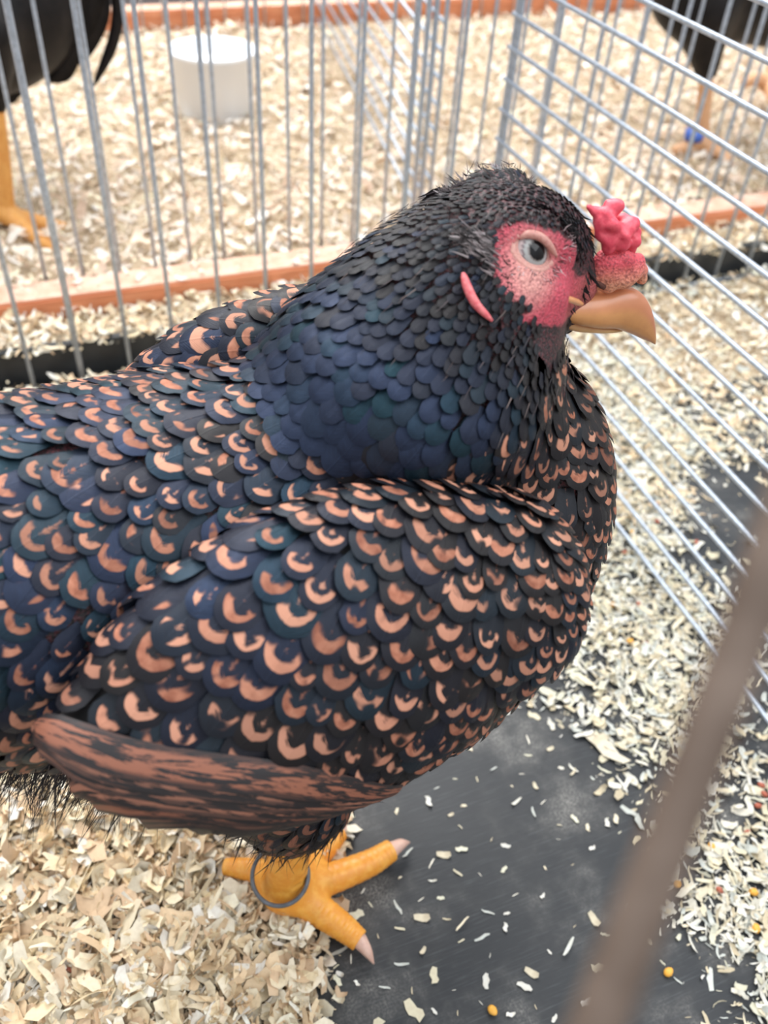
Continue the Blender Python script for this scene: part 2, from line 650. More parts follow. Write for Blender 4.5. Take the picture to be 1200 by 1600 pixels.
def vnoise(p, s, seed=0):
    q = p * s + seed * 13.7
    return (np.sin(q[:, 0] * 1.7 + 1.3 * np.sin(q[:, 1] * 1.1 + seed)) + np.sin(q[:, 1] * 2.1 + 1.7 * np.sin(q[:, 0] * .9 - seed)) + np.sin((q[:, 0] + q[:, 1]) * 3.1 + seed * 2)) / 6 + .5


HEAPS = [  # x, y, radius, amount (negative clears)
    (-.10, .12, .14, 1.2), (-.02, .25, .075, 1.2), (-.1, .35, .15, 1.2), (.0, .19, .045, .9), (.02, .30, .05, .8),
    (.10, .21, .055, -.55), (.16, .22, .07, -.8), (.11, .12, .06, -.9), (.20, .15, .06, -.75), (.22, .28, .05, -.45),
    (.33, .27, .06, .40), (.35, .36, .06, .55), (.40, .46, .07, .62), (.42, .56, .07, .9), (.33, .12, .06, .55), (.30, .20, .04, .2),
    (.37, .08, .06, .75), (.46, .30, .06, .35), (.44, .66, .10, 1.0), (.55, .68, .12, 1.0), (.75, .65, .14, 1.1), (.95, .6, .2, .9), (.70, .5, .08, .5),
    (.555, .50, .045, -.7), (.60, .43, .06, -.7), (.58, .36, .05, -.3), (.65, .38, .06, .1),
    (.12, .68, .16, 1.2), (-.15, .7, .2, 1.2), (.3, .7, .13, 1.2)]


def amount(p):
    v = np.full(len(p), .22)
    for x, y, r, a in HEAPS:
        v += a * np.exp(-((p[:, 0] - x) ** 2 + (p[:, 1] - y) ** 2) / (2 * r * r))
    v += .22 * (vnoise(p, 55, 1) - .5) + .50 * (vnoise(p, 26, 2) - .5)
    return np.clip(v, 0.03, 1)


def bank(y): return np.clip((y - .60) / .18, 0, 1)


def height(p):
    a = amount(p)
    left = np.clip((.16 - p[:, 0]) / .05, 0, 1)
    h = np.clip(a - .72, 0, 1) / .28 * np.maximum(left, bank(p[:, 1])) * (.006 + .006 * vnoise(p, 60, 3)) + np.clip(a - .7, 0, 1) * 3 * .024 * bank(p[:, 1]) ** 1.5
    return h


def flakes(P, Z, lo, hi, tilt, tints, curl=1.0):
    """thin curled strips: centre points P(n,2), height Z(n)"""
    n = len(P)
    L = lo + (hi - lo) * rng.random(n) ** 2.2
    W = L * (.09 + .34 * rng.random(n) ** 1.6)
    yaw = rng.random(n) * 2 * math.pi
    T = tilt * rng.normal(size=n); Rl = tilt * 1.2 * rng.normal(size=n)
    cu = curl * (rng.random(n) - .25) * 1.6
    S = np.linspace(-1, 1, 5)
    X = np.zeros((n, 10, 3))
    for i, s in enumerate(S):
        w = W * (.5 + .15 * rng.random(n)) * (.55 + .45 * (1 - abs(s) ** 1.5) ** .5 if abs(s) < 1 else .45 + .3 * rng.random(n))
        ang = cu * s
        xx = np.where(np.abs(cu) > .05, np.sin(ang) / np.where(np.abs(cu) > .05, cu, 1), s) * L / 2
        zz = np.where(np.abs(cu) > .05, (1 - np.cos(ang)) / np.where(np.abs(cu) > .05, cu, 1), 0) * L / 2
        sk = .15 * W * rng.normal(size=n)
        X[:, i, 0] = xx; X[:, i, 1] = -w + sk; X[:, i, 2] = zz
        X[:, 5 + i, 0] = xx + .08 * L * rng.normal(size=n) * .5; X[:, 5 + i, 1] = w + sk; X[:, 5 + i, 2] = zz + .1 * W
    ct, st_ = np.cos(T)[:, None], np.sin(T)[:, None]
    x, y, z = X[..., 0], X[..., 1], X[..., 2]
    x, z = x * ct + z * st_, -x * st_ + z * ct
    c2, s2 = np.cos(Rl)[:, None], np.sin(Rl)[:, None]
    y, z = y * c2 - z * s2, y * s2 + z * c2
    cy, sy = np.cos(yaw)[:, None], np.sin(yaw)[:, None]
    x, y = x * cy - y * sy, x * sy + y * cy
    z = z - z.min(1)[:, None] * (.55 if tilt > .2 else 1) + Z[:, None] + .0003
    V = np.stack([x + P[:, 0:1], y + P[:, 1:2], z], -1).reshape(-1, 3)
    q = np.array([[i, i + 1, i + 6, i + 5] for i in range(4)])
    F = (q[None] + 10 * np.arange(n)[:, None, None]).reshape(-1, 4)
    tt = np.array(tints)
    c = tt[rng.integers(0, len(tt), n)] * (.82 + .22 * rng.random((n, 1)))
    C = np.concatenate([np.clip(c, 0, .93), np.ones((n, 1))], 1)
    return V, F, np.repeat(C, 10, 0)


WARM = [(.92, .80, .58), (.90, .75, .50), (.93, .86, .70), (.88, .70, .46), (.93, .84, .66), (.82, .62, .40), (.93, .89, .80), (.76, .56, .37)]
COOL = [(.80, .78, .68), (.74, .72, .56), (.86, .84, .76), (.62, .65, .60), (.82, .73, .54), (.76, .69, .50), (.64, .55, .38), (.84, .80, .68)]
PINK = [(.90, .76, .62), (.88, .70, .54), (.92, .84, .74), (.84, .66, .50), (.90, .80, .66), (.78, .58, .44), (.93, .88, .82), (.90, .82, .60)]


def scatter(n, x0, x1, y0, y1, power=1.0):
    P = np.stack([rng.uniform(x0, x1, n), rng.uniform(y0, y1, n)], 1)
    keep = rng.random(n) < amount(P) ** power
    return P[keep]


def stuff(name, parts, label, mt=M_SHAVE, smooth=False):
    V = []; F = []; Cc = []; o = 0
    for v, f, c in parts:
        V.append(v); F.append(f + o); Cc.append(c); o += len(v)
    me = mesh(name, np.concatenate(V), np.concatenate(F), smooth, np.concatenate(Cc))
    return tag(link(name, me, mt), label, 'shavings', kind='stuff')


def bed(name, x0, x1, y0, y1, step, hf, label):
    xs = np.arange(x0, x1 + step, step); ys = np.arange(y0, y1 + step / 2, step)
    G = np.stack(np.meshgrid(xs, ys, indexing='ij'), -1).reshape(-1, 2)
    Z = hf(G)
    nx, ny = len(xs), len(ys)
    I = np.arange(nx * ny).reshape(nx, ny)
    F = np.stack([I[:-1, :-1], I[1:, :-1], I[1:, 1:], I[:-1, 1:]], -1).reshape(-1, 4)
    me = mesh(name, np.concatenate([G, Z[:, None]], 1), F)
    return tag(link(name, me, M_BED), label, 'shavings', kind='stuff')


bed('shavings_bed', -.45, 1.4, -.05, .776, .006, lambda p: height(p) - .0022, 'packed layer of pine shavings heaped on the cage floor')
rear_h = lambda p: .058 + .010 * vnoise(p, 30, 5) + .008 * vnoise(p, 11, 6)
bed('rear_shavings_bed', -.7, 2.4, .902, 1.80, .02, rear_h, 'packed shavings layer in the rear cages')
gap_h = lambda p: .050 + .010 * vnoise(p, 40, 8)
bed('gap_shavings_bed', -.7, 1.4, LIP_Y + .010, .862, .008, gap_h, 'packed shavings between the black edging and the first plank')

# close, pale heap bottom left
P = scatter(30000, -.25, .13, .02, .46, 2.0)
a_ = amount(P)
P = P[a_ > .14]
n_ = len(P)
stuff('wood_shavings', [flakes(P, height(P) + rng.random(n_) * .007 * (amount(P) > .7), .003, .026, .42, WARM, 1.7)], 'thick pale heap of pine shavings under and left of the hen\'s foot')
# thin scatter on the dark floor and right
P = scatter(62000, .02, .60, .03, .70, 2.7)
P = P[(P[:, 0] > .12) | (amount(P) < .6)]
n_ = len(P)
stuff('wood_shavings', [flakes(P, height(P) + rng.random(n_) * .003 * (amount(P) > .6), .0014, .0150, .26, COOL, 1.2)], 'fine shavings thinly strewn on the black floor right of the hen')
P = scatter(34000, .52, 1.35, -.05, .785, 1.4)
n_ = len(P)
stuff('wood_shavings', [flakes(P, height(P) + rng.random(n_) * .005 * (amount(P) > .6), .003, .017, .25, COOL + WARM)], 'shavings in the next cage, seen through the divider wires')
P = scatter(12000, -.4, .52, .45, .782, 1.0)
n_ = len(P)
stuff('wood_shavings', [flakes(P, height(P) + rng.random(n_) * .008, .004, .018, .35, WARM)], 'shavings banked along the back of the hen\'s cage')
P = np.stack([rng.uniform(-.6, 1.35, 9000), rng.uniform(LIP_Y + .0, .862, 9000)], 1)
stuff('wood_shavings', [flakes(P, gap_h(P) + rng.random(9000) * .008, .005, .018, .4, WARM)], 'fluffy shavings filling the gap between edging and plank')
P = np.stack([rng.uniform(-.5, 1.9, 30000), .905 + rng.random(30000) ** 1.2 * .895], 1)
stuff('wood_shavings', [flakes(P, rear_h(P) + rng.random(30000) * .010, .006, .024, .4, PINK)], 'blurred deep shavings covering the rear cages')
P = np.stack([rng.uniform(-.1, 1.2, 260), rng.uniform(.866, .9, 260)], 1)
stuff('wood_shavings', [flakes(P, np.full(260, .0775), .004, .014, .12, PINK)], 'stray shavings lying on top of the first plank')

# single shavings on the clear part of the floor
def one_flake(mesh_name, L, W, curl, tint, seed):
    global rng
    keep = rng; rng = np.random.default_rng(seed)
    V, F, Cc = flakes(np.zeros((1, 2)), np.zeros(1), L, L, .05, [tint], curl)
    rng = keep
    V[:, 2] -= V[:, 2].min()
    me = mesh(mesh_name, V, F, False, Cc)
    me.materials.append(M_SHAVE)
    return me


protos = [one_flake('wood_shaving', .004 + .0011 * (i % 6), 0, .8, COOL[i % 8], i + 3) for i in range(14)]
spots = []
tries = 0
while len(spots) < 150 and tries < 9000:
    tries += 1
    p = np.array([[random.uniform(.05, .30), random.uniform(.08, .36)]])
    if amount(p)[0] < .38:
        if all((p[0, 0] - q[0]) ** 2 + (p[0, 1] - q[1]) ** 2 > .009 ** 2 for q in spots):
            spots.append((p[0, 0], p[0, 1]))
for i, (x, y) in enumerate(spots):
    o = link('wood_shaving', protos[i % len(protos)])
    o.location = (x, y, .0004)
    o.rotation_euler = (0, 0, random.uniform(0, 6.28))
    k = random.uniform(.5, 1.5)
    o.scale = (k, k, k)
    tag(o, 'small pale wood shaving lying singly on the bare black floor', 'shaving', 'loose wood shavings scattered singly on the black floor')

for pxy, L, tint, lab, sd in [((945, 1168), .023, (.80, .72, .56), 'large square cream shaving on the floor right of the hen\'s breast', 41),
                              ((980, 1115), .019, (.74, .76, .74), 'grey-white splintery shaving above the large square one', 42),
                              ((722, 1443), .012, (.86, .76, .56), 'narrow upright shaving alone on the dark floor below the hen', 43),
                              ((888, 1480), .013, (.78, .80, .72), 'pale slanted shaving beside the blurred bar', 44),
                              ((800, 1005), .002, (.8, .7, .5), None, 45)]:
    if lab is None: continue
    g = on(*pxy, 2, .002)
    o = link('wood_shaving', one_flake('wood_shaving', L, 0, .35, tint, sd), M_SHAVE)
    o.location = (g[0], g[1], .0022)
    o.rotation_euler = (0, 0, {41: .9, 42: -.4, 43: 0.3, 44: 1.2}[sd])
    if sd == 41: o.scale = (1, 1.7, 1)
    tag(o, lab, 'shaving', 'large single wood shavings on the floor')


# feed grains
def grain_mesh(kind, tint):
    bm = bmesh.new()
    bmesh.ops.create_icosphere(bm, subdivisions=2, radius=1)
    for v in bm.verts:
        x, y, z = v.co
        s = 1 - .25 * max(0, x)
        v.co = Vector((x * .0032, y * .0026 * s, z * .0017 * s)) if kind == 'maize' else Vector((x * .0027, y * .0019, z * .0018))
    me = bpy.data.meshes.new(kind)
    bm.to_mesh(me); bm.free()
    a = me.color_attributes.new('tint', 'FLOAT_COLOR', 'POINT')
    a.data.foreach_set('color', np.tile(np.array([*tint, 1], np.float32), len(me.vertices)))
    me.polygons.foreach_set('use_smooth', np.ones(len(me.polygons), bool))
    me.materials.append(M_GRAIN)
    return me


GM = grain_mesh('maize', (.86, .42, .05))
GR = grain_mesh('seed', (.42, .10, .055))
for me, nm, pts, lab, grp in [
    (GM, 'maize_grain', [(770, 1578), (400, 1547), (145, 1475), (1058, 1380), (957, 944), (1182, 1450), (1045, 1518), (1178, 1393), (1112, 1320), (985, 1000), (413, 1537), (988, 830)],
     'orange-yellow cracked maize grain lying among the shavings', 'maize grains on the cage floor'),
    (GR, 'red_seed', [(998, 943), (1008, 1004), (1088, 846), (1027, 814), (1168, 1298), (1190, 1226), (1185, 1258), (976, 862), (113, 1530), (1125, 1390), (907, 906), (1055, 665), (1027, 787), (1195, 1240)],
     'small dark red seed lying among the shavings', 'red seeds on the cage floor')]:
    for (x, y) in pts:
        g = on(x, y, 2, .003)
        o = link(nm, me)
        z = float(height(g[None, :2])[0])
        o.location = (g[0], g[1], z + (.0042 if z > .001 else .0024))
        o.rotation_euler = (random.uniform(-.3, .3), random.uniform(-.3, .3), random.uniform(0, 6.28))
        own = {(770, 1578): 'orange maize grain alone on the bare black floor at the bottom edge', (1058, 1380): 'orange maize grain just right of the blurred foreground bar',
               (957, 944): 'orange maize grain near the hen\'s breast, beside the lowest divider wires', (1088, 846): 'dark red seed on a bare black patch between two divider wires'}.get((x, y))
        tag(o, own or lab, 'grain' if nm == 'maize_grain' else 'seed', grp)

# ------------------------------------------------------------------ white bucket
bc = on(338, 172, 2, .068)
bk = empty('bucket', (float(bc[0]), float(bc[1]), .060))
tag(bk, 'round white plastic bucket standing in shavings behind the bars', 'bucket')
prof = [(.0001, .0), (.052, .0), (.054, .003), (.0605, .088), (.0625, .0885), (.0628, .0925), (.0600, .0925), (.0585, .088), (.0575, .074), (.0001, .074)]
nseg = 48
V = [(r * math.cos(2 * math.pi * k / nseg), r * math.sin(2 * math.pi * k / nseg), z) for r, z in prof for k in range(nseg)]
F = [(i * nseg + k, i * nseg + (k + 1) % nseg, (i + 1) * nseg + (k + 1) % nseg, (i + 1) * nseg + k) for i in range(len(prof) - 1) for k in range(nseg)]
o = link('pail', mesh('pail', np.array(V) + [bc[0], bc[1], .060], F), M_BUCKET, bk)
V, F = tube([(bc[0] + .0615 * math.cos(a), bc[1] + .0615 * math.sin(a), .060 + .0925) for a in np.linspace(0, 2 * math.pi, 49)], .0016, 8, False)
link('rim', mesh('rim', V, F), M_BUCKET, bk)

# ------------------------------------------------------------------ the hen
rd = math.radians
HD = at(818, 392, .338)                      # centre of the skull
HF = np.array([.975, -.222, 0.])             # where the beak points
HS = np.array([-.222, -.975, 0.])            # the hen's right side
UPZ = np.array([0, 0, 1.])


def hp(x, y, off=0.0):
    d = CAM_R.T @ np.array([x - 600, 800 - y, -FPX])
    return CAM + d * (((HD - CAM) @ HS + off) / (d @ HS))


trunk = union([
    ell((.055, .269, .265), (.155, .081, .084), roty(rd(3))),
    ell((.123, .265, .224), (.081, .077, .096), roty(rd(-10))),
    ell((.180, .262, .275), (.041, .05, .07)),
    ell((-.07, .268, .295), (.09, .07, .055)),
    ell((.068, .238, .124), (.034, .029, .048)),
    ell((.055, .308, .140), (.038, .031, .042)),
], .03)
neck = union([
    ell((.122, .264, .345), (.052, .053, .040), roty(rd(-8))),
    cone((.136, .264, .342), HD + [-.012, 0, -.006], .044, .0255),
    ell(HD + [-.030, -.002, -.016], (.030, .028, .030)),
], .03)
Mh = np.stack([HF, -HS, [0, 0, 1]], 1) @ roty(rd(12))
head_s = union([ell(HD, (.026, .0195, .0225), Mh), cone(hp(835, 420), hp(893, 440), .0150, .0105), cone(hp(820, 455), hp(885, 488), .0115, .0065)], .008)
body_f = union([trunk, neck, head_s], [.02, .02])
Mw = rotx(rd(-22)) @ roty(rd(-7))
wing_n = union([ell((.070, .185, .292), (.090, .031, .057), Mw), ell((.138, .187, .298), (.027, .024, .036), Mw), cone((.03, .180, .272), (-.014, .184, .287), .026, .014)], .012)
Mw2 = rotx(rd(22)) @ roty(rd(-4))
wing_f = union([ell((.098, .325, .302), (.082, .032, .062), Mw2)], .01)

hen = empty('hen', (.07, .265, 0))
tag(hen, 'black hen with russet-laced feathers, blue neck sheen, red comb and yellow legs, standing centre', 'chicken')

def surf(x, y, f=None, off=0.0):
    f = f or body_f
    d = CAM_R.T @ np.array([x - 600, 800 - y, -FPX]); d = d / np.linalg.norm(d)
    t_ = .18
    for _ in range(90):
        t_ += float(np.clip(.8 * f((CAM + d * t_)[None])[0], -.01, .03))
    p = CAM + d * t_
    return p + off * grad(f, p[None])[0]


def fv(p):
    q = p - HD
    return np.stack([q @ HF, q[..., 2], q @ HS], -1)


face_px = [(771, 352), (786, 341), (806, 337), (832, 342), (858, 350), (881, 364), (897, 384), (900, 404), (896, 424), (905, 440), (925, 432),
           (945, 450), (935, 475), (900, 500), (872, 504), (838, 502), (812, 497), (800, 487), (826, 478), (815, 465), (788, 456), (774, 440), (767, 415), (769, 380)]
face_uv = fv(np.array([surf(x, y) for x, y in face_px]))[:, :2]


def inpoly(q, poly):
    x, y = q[:, 0], q[:, 1]
    r = np.zeros(len(q), bool)
    j = len(poly) - 1
    for i in range(len(poly)):
        xi, yi = poly[i]; xj, yj = poly[j]
        c_ = ((yi > y) != (yj > y)) & (x < (xj - xi) * (y - yi) / (yj - yi + 1e-12) + xi)
        r ^= c_
        j = i
    return r


def polydist(q, poly):
    d = np.full(len(q), 9.)
    P = np.vstack([poly, poly[:1]])
    for a, b in zip(P[:-1], P[1:]):
        ab = b - a
        t = np.clip(((q - a) @ ab) / (ab @ ab), 0, 1)
        d = np.minimum(d, np.linalg.norm(q - a - t[:, None] * ab, axis=1))
    return np.where(inpoly(q, poly), -d, d)


EYE = surf(832, 390, None, -.0064)
EYEN = grad(body_f, surf(832, 390)[None])[0]
EYEM = EYE - 2 * ((EYE - HD) @ HS) * HS
cheek = surf(815, 458, None, -.007)


def mir(p): return p - 2 * ((p - HD) @ HS)[..., None] * HS


b0, b1, b2 = surf(800, 350, None, -.0030), surf(850, 357, None, -.0030), surf(888, 386, None, -.0025)
fine_parts = [head_s]
for m__ in (lambda p: p, mir):
    fine_parts += [cone(m__(b0), m__(b1), .0042, .0048), cone(m__(b1), m__(b2), .0048, .0038), cone(m__(cheek), m__(surf(868, 466, None, -.005)), .0080, .0060)]
head_fine_u = union(fine_parts, .006)
full_body = union([trunk, neck, head_fine_u], [.02, .012])


def head_f(p):
    d = full_body(p)
    # shallow eye sockets
    for e in (EYE, EYEM):
        s = np.linalg.norm(p - e, axis=-1) - .0087
        d = -smin(-d, s, .0025)
    # wrinkles that ring the eye
    q = fv(p)
    e = fv(EYE[None])[0]
    rr = np.hypot(q[..., 0] - e[0], (q[..., 1] - e[1]) * 1.1)
    w = np.exp(-((rr - .0125) / .005) ** 2)
    return d + .00024 * w * np.sin(rr * 3600 + 2 * np.sin(q[..., 0] * 400))


# body: one continuous mesh (coarse trunk, fine head)
hl = HD - [.045, .045, .045]; hh_ = HD + [.05, .045, .042]
V1, F1 = nets(lambda p: full_body(p) + .0022, (-.18, .15, .06), (.27, .38, .44), .0042)
inside = (V1[F1].mean(1)[:, 0] > HD[0] - .022) & (V1[F1].mean(1)[:, 2] > HD[2] - .03)
F1 = F1[~inside]
V2, F2 = nets(head_f, hl, hh_, .0009)
q2 = fv(V2)
m = (V2[F2].mean(1)[:, 0] > HD[0] - .030)
F2 = F2[m]
Vb = np.concatenate([V1, V2])
fd = polydist(q2[:, :2], face_uv) + .0012 * (vnoise(q2[:, :2], 900, 4) - .5)
side = (q2[:, 2] > .004) | ((q2[:, 2] < -.010) & (q2[:, 1] < .013))
fm = np.clip(.5 - fd / .0010, 0, 1) * side
e = fv(EYE[None])[0]
er = np.hypot(q2[:, 0] - e[0], q2[:, 1] - e[1])
red = np.array([.56, .07, .105]); pale = np.array([.66, .30, .26]); blk = np.array([.012, .010, .011])
pm = np.clip(1.5 - er / .0088, 0, 1)[:, None]
colr = red * (1 - pm) + pale * pm
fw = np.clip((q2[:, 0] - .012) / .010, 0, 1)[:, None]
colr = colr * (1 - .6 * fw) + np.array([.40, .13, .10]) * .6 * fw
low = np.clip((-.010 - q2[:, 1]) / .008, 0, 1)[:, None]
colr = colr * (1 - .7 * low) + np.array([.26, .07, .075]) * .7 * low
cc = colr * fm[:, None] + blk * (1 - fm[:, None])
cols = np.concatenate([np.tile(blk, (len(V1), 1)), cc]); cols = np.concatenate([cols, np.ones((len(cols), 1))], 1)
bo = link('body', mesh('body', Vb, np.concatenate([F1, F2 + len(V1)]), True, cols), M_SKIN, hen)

# wings
wings = []
for wf, lo_, hi_ in ((wing_n, (-.06, .13, .17), (.20, .26, .38)), (wing_f, (-.02, .27, .2), (.21, .38, .39))):
    V, F = nets(lambda p: wf(p) + .0022, lo_, hi_, .0045)
    wings.append(link('wing', mesh('wing', V, F), M_BODY, hen))
wings[0]['label'] = 'near folded wing with russet crescents'
wings[1]['label'] = 'far folded wing behind the back'

# feather builder -------------------------------------------------------
TS = np.array([0.0, .05, .16, .36, .7, 1.15, 1.8, 2.6, 3.4])
NC = 5


def feather_arrays(f, P, D, hw, ln, lift, fc, cup=.16, root=-.0012, ragged=0.0):
    """P root->tip anchor = tip position on the surface; D flow direction; hw half width; ln length in half widths"""
    n = len(P)
    N = grad(f, P)
    D = D - N * (D * N).sum(1)[:, None]
    D /= np.linalg.norm(D, axis=1)[:, None]
    B = np.cross(N, D)
    a = 1.15
    rows = []
    uv = []
    s = np.linspace(-1, 1, NC)
    for i, t0 in enumerate(TS):
        Yt = np.minimum(t0, ln)                       # (n,)
        prof = np.where(Yt < a, np.sqrt(np.clip(1 - ((a - Yt) / a) ** 2, 0.0, 1)), 1 - .25 * np.clip((Yt - a) / 2.5, 0, 1))
        prof = np.maximum(prof, .10)
        x = prof[:, None] * s[None, :] * (1 + .05 * rng.normal(size=(n, 1)))
        base = P[:, None, :] - D[:, None, :] * (Yt * hw)[:, None, None] + B[:, None, :] * (x * hw[:, None])[..., None]
        rows.append((base, x, np.repeat(Yt[:, None], NC, 1)))
        uv.append(np.stack([x * .5 + .5, np.repeat(Yt[:, None], NC, 1) / 4], -1))
    base = np.stack([r[0] for r in rows], 1).reshape(-1, 3)
    base = project(f, base, 3)
    nn = grad(f, base)
    x = np.stack([r[1] for r in rows], 1); Y = np.stack([r[2] for r in rows], 1)
    tt = 1 - np.clip(Y / ln[:, None, None], 0, 1)
    h = root + (lift[:, None, None] - root) * tt - cup * hw[:, None, None] * x ** 2
    # the very tip dips back
    h = h - .12 * hw[:, None, None] * np.clip(1 - Y / .5, 0, 1)
    V = base + nn * h.reshape(-1, 1)
    U = np.stack(uv, 1).reshape(-1, 2)
    nr = len(TS)
    q = np.array([[i * NC + j, i * NC + j + 1, (i + 1) * NC + j + 1, (i + 1) * NC + j] for i in range(nr - 1) for j in range(NC - 1)])
    F = (q[None] + nr * NC * np.arange(n)[:, None, None]).reshape(-1, 4)
    Cc = np.repeat(np.concatenate([fc, np.ones((n, 1))], 1), nr * NC, 0)
    return V, F, U, Cc


def surface_samples(f, lo, hi, n, shell=.004):
    out = []
    lo = np.array(lo); hi = np.array(hi)
    tot = 0
    while tot < n:
        p = lo + (hi - lo) * rng.random((200000, 3))
        p = p[np.abs(f(p)) < shell]
        out.append(p); tot += len(p)
    return project(f, np.concatenate(out)[:n], 3)


def darts(P, r):
    """variable radius dart throwing"""
    cell = .004
    keep = []
    grid = {}
    rmax = r.max()
    k = int(math.ceil(rmax / cell))
    K = (P / cell).astype(int)
    for i in range(len(P)):
        a, b, c = K[i]
        ok = True
        ri = r[i]; kk = int(math.ceil(ri / cell))
        x, y, z = P[i]
        for da in range(-kk, kk + 1):
            for db in range(-kk, kk + 1):
                for dc in range(-kk, kk + 1):
                    g = grid.get((a + da, b + db, c + dc))
                    if g:
                        for (qx, qy, qz) in g:
                            if (qx - x) ** 2 + (qy - y) ** 2 + (qz - z) ** 2 < ri * ri:
                                ok = False; break
                    if not ok: break
                if not ok: break
            if not ok: break
        if ok:
            keep.append(i)
            grid.setdefault((a, b, c), []).append((x, y, z))
    return np.array(keep)


def flow_field(P, ctrl):
    C_ = np.array([c[0] for c in ctrl]); Dr = np.array([np.array(c[1], float) / np.linalg.norm(c[1]) for c in ctrl])
    w = np.exp(-((P[:, None, :] - C_[None]) ** 2).sum(-1) / (2 * .035 ** 2)) + 1e-9
    return (w[..., None] * Dr[None]).sum(1)


def addfeathers(name, parent, arrs, label=None):
    V, F, U, Cc = arrs
    o = link(name, mesh(name, V, F, True, Cc, U), MF, parent)
    if label: o['label'] = label
    return o


hc = HD.copy()

# ---- body feathers (breast, back)
S = surface_samples(full_body, (-.15, .15, .09), (.27, .38, .40), 24000)
dist = np.linalg.norm(S - hc, axis=1)
up = S[:, 2]
# hackle zone: above a tilted line round the neck base
hz = S[:, 2] - (.348 + .10 * np.clip(S[:, 0] - .12, -1, .06) - .16 * np.clip(S[:, 0] - .17, 0, 1) + .20 * np.clip(S[:, 1] - .25, 0, .1)) 
hz_front = np.clip(S[:, 0] - .185, 0, 1)
is_h = (hz > 0) & (S[:, 0] > .062) & (S[:, 2] > .335)
wmask = (wing_n(S) > -.001) & (wing_f(S) > -.001)
B_ = S[(~is_h) & wmask]
r = np.full(len(B_), .0078)
r = np.where(B_[:, 0] > .185, .0072, r)
r = np.where((B_[:, 0] < .06) & (B_[:, 2] < .22), .009, r)
k = darts(B_, r); B_ = B_[k]; r = r[k]
n_ = len(B_)
ctrl = [((.05, .27, .35), (-1, -.1, -.1)), ((.0, .22, .33), (-1, -.55, -.35)), ((-.05, .2, .28), (-.9, -.3, -.6)), ((.06, .21, .33), (-1, -.6, -.2)),
        ((0, .32, .33), (-1, .3, -.3)), ((.10, .25, .34), (-1, -.4, 0)), ((-.1, .27, .3), (-1, 0, -.1)),
        ((.22, .26, .25), (-.1, -.1, -1)), ((.21, .22, .20), (-.25, -.1, -1)), ((.2, .3, .25), (0, .2, -1)), ((.18, .2, .30), (-.1, -.3, -1)),
        ((.14, .19, .18), (-.6, 0, -.8)), ((.07, .2, .15), (-1, 0, -.4)), ((.1, .26, .12), (-1, 0, 0)), ((0, .2, .2), (-1, 0, .0)), ((.2, .25, .15), (-.8, 0, -.7)), ((-.03, .19, .24), (-1, -.1, -.3))]
Dr = flow_field(B_, ctrl) + .10 * rng.normal(size=(n_, 3))
rus = np.clip(.75 + .25 * rng.normal(size=n_), .35, 1)
rus = np.where((B_[:, 2] > .30) & (B_[:, 0] > .19), .18 + .2 * rng.random(n_), rus)          # dark throat
rus = np.where((B_[:, 2] < .235) & (B_[:, 0] < -.005) & (B_[:, 1] < .3), 0, rus)   # dark fluff
rus = np.where((B_[:, 2] < .150), np.minimum(rus, .3 * rng.random(n_)), rus)
blue = np.clip(.25 + .5 * np.clip((.10 - B_[:, 0]) / .1, 0, 1) * (B_[:, 2] > .25) + .25 * rng.normal(size=n_), 0, 1)
blue = np.where(B_[:, 0] > .16, blue * .4, blue)
hw = r * .86 * (1 + .17 * rng.normal(size=n_))
fc = np.stack([rng.random(n_), rus, blue], 1)
arr = feather_arrays(full_body, B_, Dr, hw, np.full(n_, 3.0), .0022 + .0010 * rng.random(n_), fc)
o = addfeathers('body_feather', bo, arr, 'russet-laced breast and back feathers')
o['kind'] = 'stuff'

# ---- hackle and head feathers
H_ = S[is_h]
Sx = surface_samples(full_body, (.05, .18, .33), (.24, .34, .43), 26000)
hz = Sx[:, 2] - (.348 + .10 * np.clip(Sx[:, 0] - .12, -1, .06) - .16 * np.clip(Sx[:, 0] - .17, 0, 1) + .20 * np.clip(Sx[:, 1] - .25, 0, .1))
Hs = Sx[(hz > -.004) & (Sx[:, 0] > .062) & (Sx[:, 2] > .333)]
q = fv(Hs)
fdn = polydist(q[:, :2], face_uv)
Hs = Hs[~((fdn < .0004) & ((q[:, 2] > .004) | ((q[:, 2] < -.010) & (q[:, 1] < .013)))) ]
q = fv(Hs)
Hs = Hs[~((q[:, 0] > .020) | ((q[:, 0] > -.006) & (q[:, 1] < .002) & (q[:, 1] > -.0245)))]
dh = np.linalg.norm(Hs - hc, axis=1)
r = np.interp(dh, [0, .024, .045, .08, .115], [.0013, .0015, .0022, .0048, .0066])
k = darts(Hs, r); Hs = Hs[k]; r = r[k]; dh = dh[k]
n_ = len(Hs)
Dr = Hs - (hc + np.array([.012, 0, .012]))
Dr /= np.linalg.norm(Dr, axis=1)[:, None]
Dr = Dr + np.array([-.25, 0, -.35]) * np.clip((dh - .03) / .04, 0, 1)[:, None] + .10 * rng.normal(size=(n_, 3))
blue = np.clip(np.interp(dh, [.04, .065, .09], [.05, .35, 1.0]) * (1 - .6 * np.clip((Hs[:, 0] - .14) / .05, 0, 1)) + .22 * rng.normal(size=n_), 0, 1)
hw = r * np.interp(dh, [.025, .06, .1], [.52, .54, .90]) * (1 + .1 * rng.normal(size=n_))
ln = np.interp(dh, [.03, .06, .1], [5.0, 4.4, 3.2])
fc = np.stack([rng.random(n_), np.zeros(n_), blue], 1)
arr = feather_arrays(full_body, Hs, Dr, hw, ln, np.interp(dh, [.02, .05, .1], [.0006, .0012, .0032]) * (1 + .35 * rng.random(n_)), fc, .15, -.0006)
o = addfeathers('neck_feather', bo, arr, 'black neck hackle feathers with blue sheen')
o['kind'] = 'stuff'

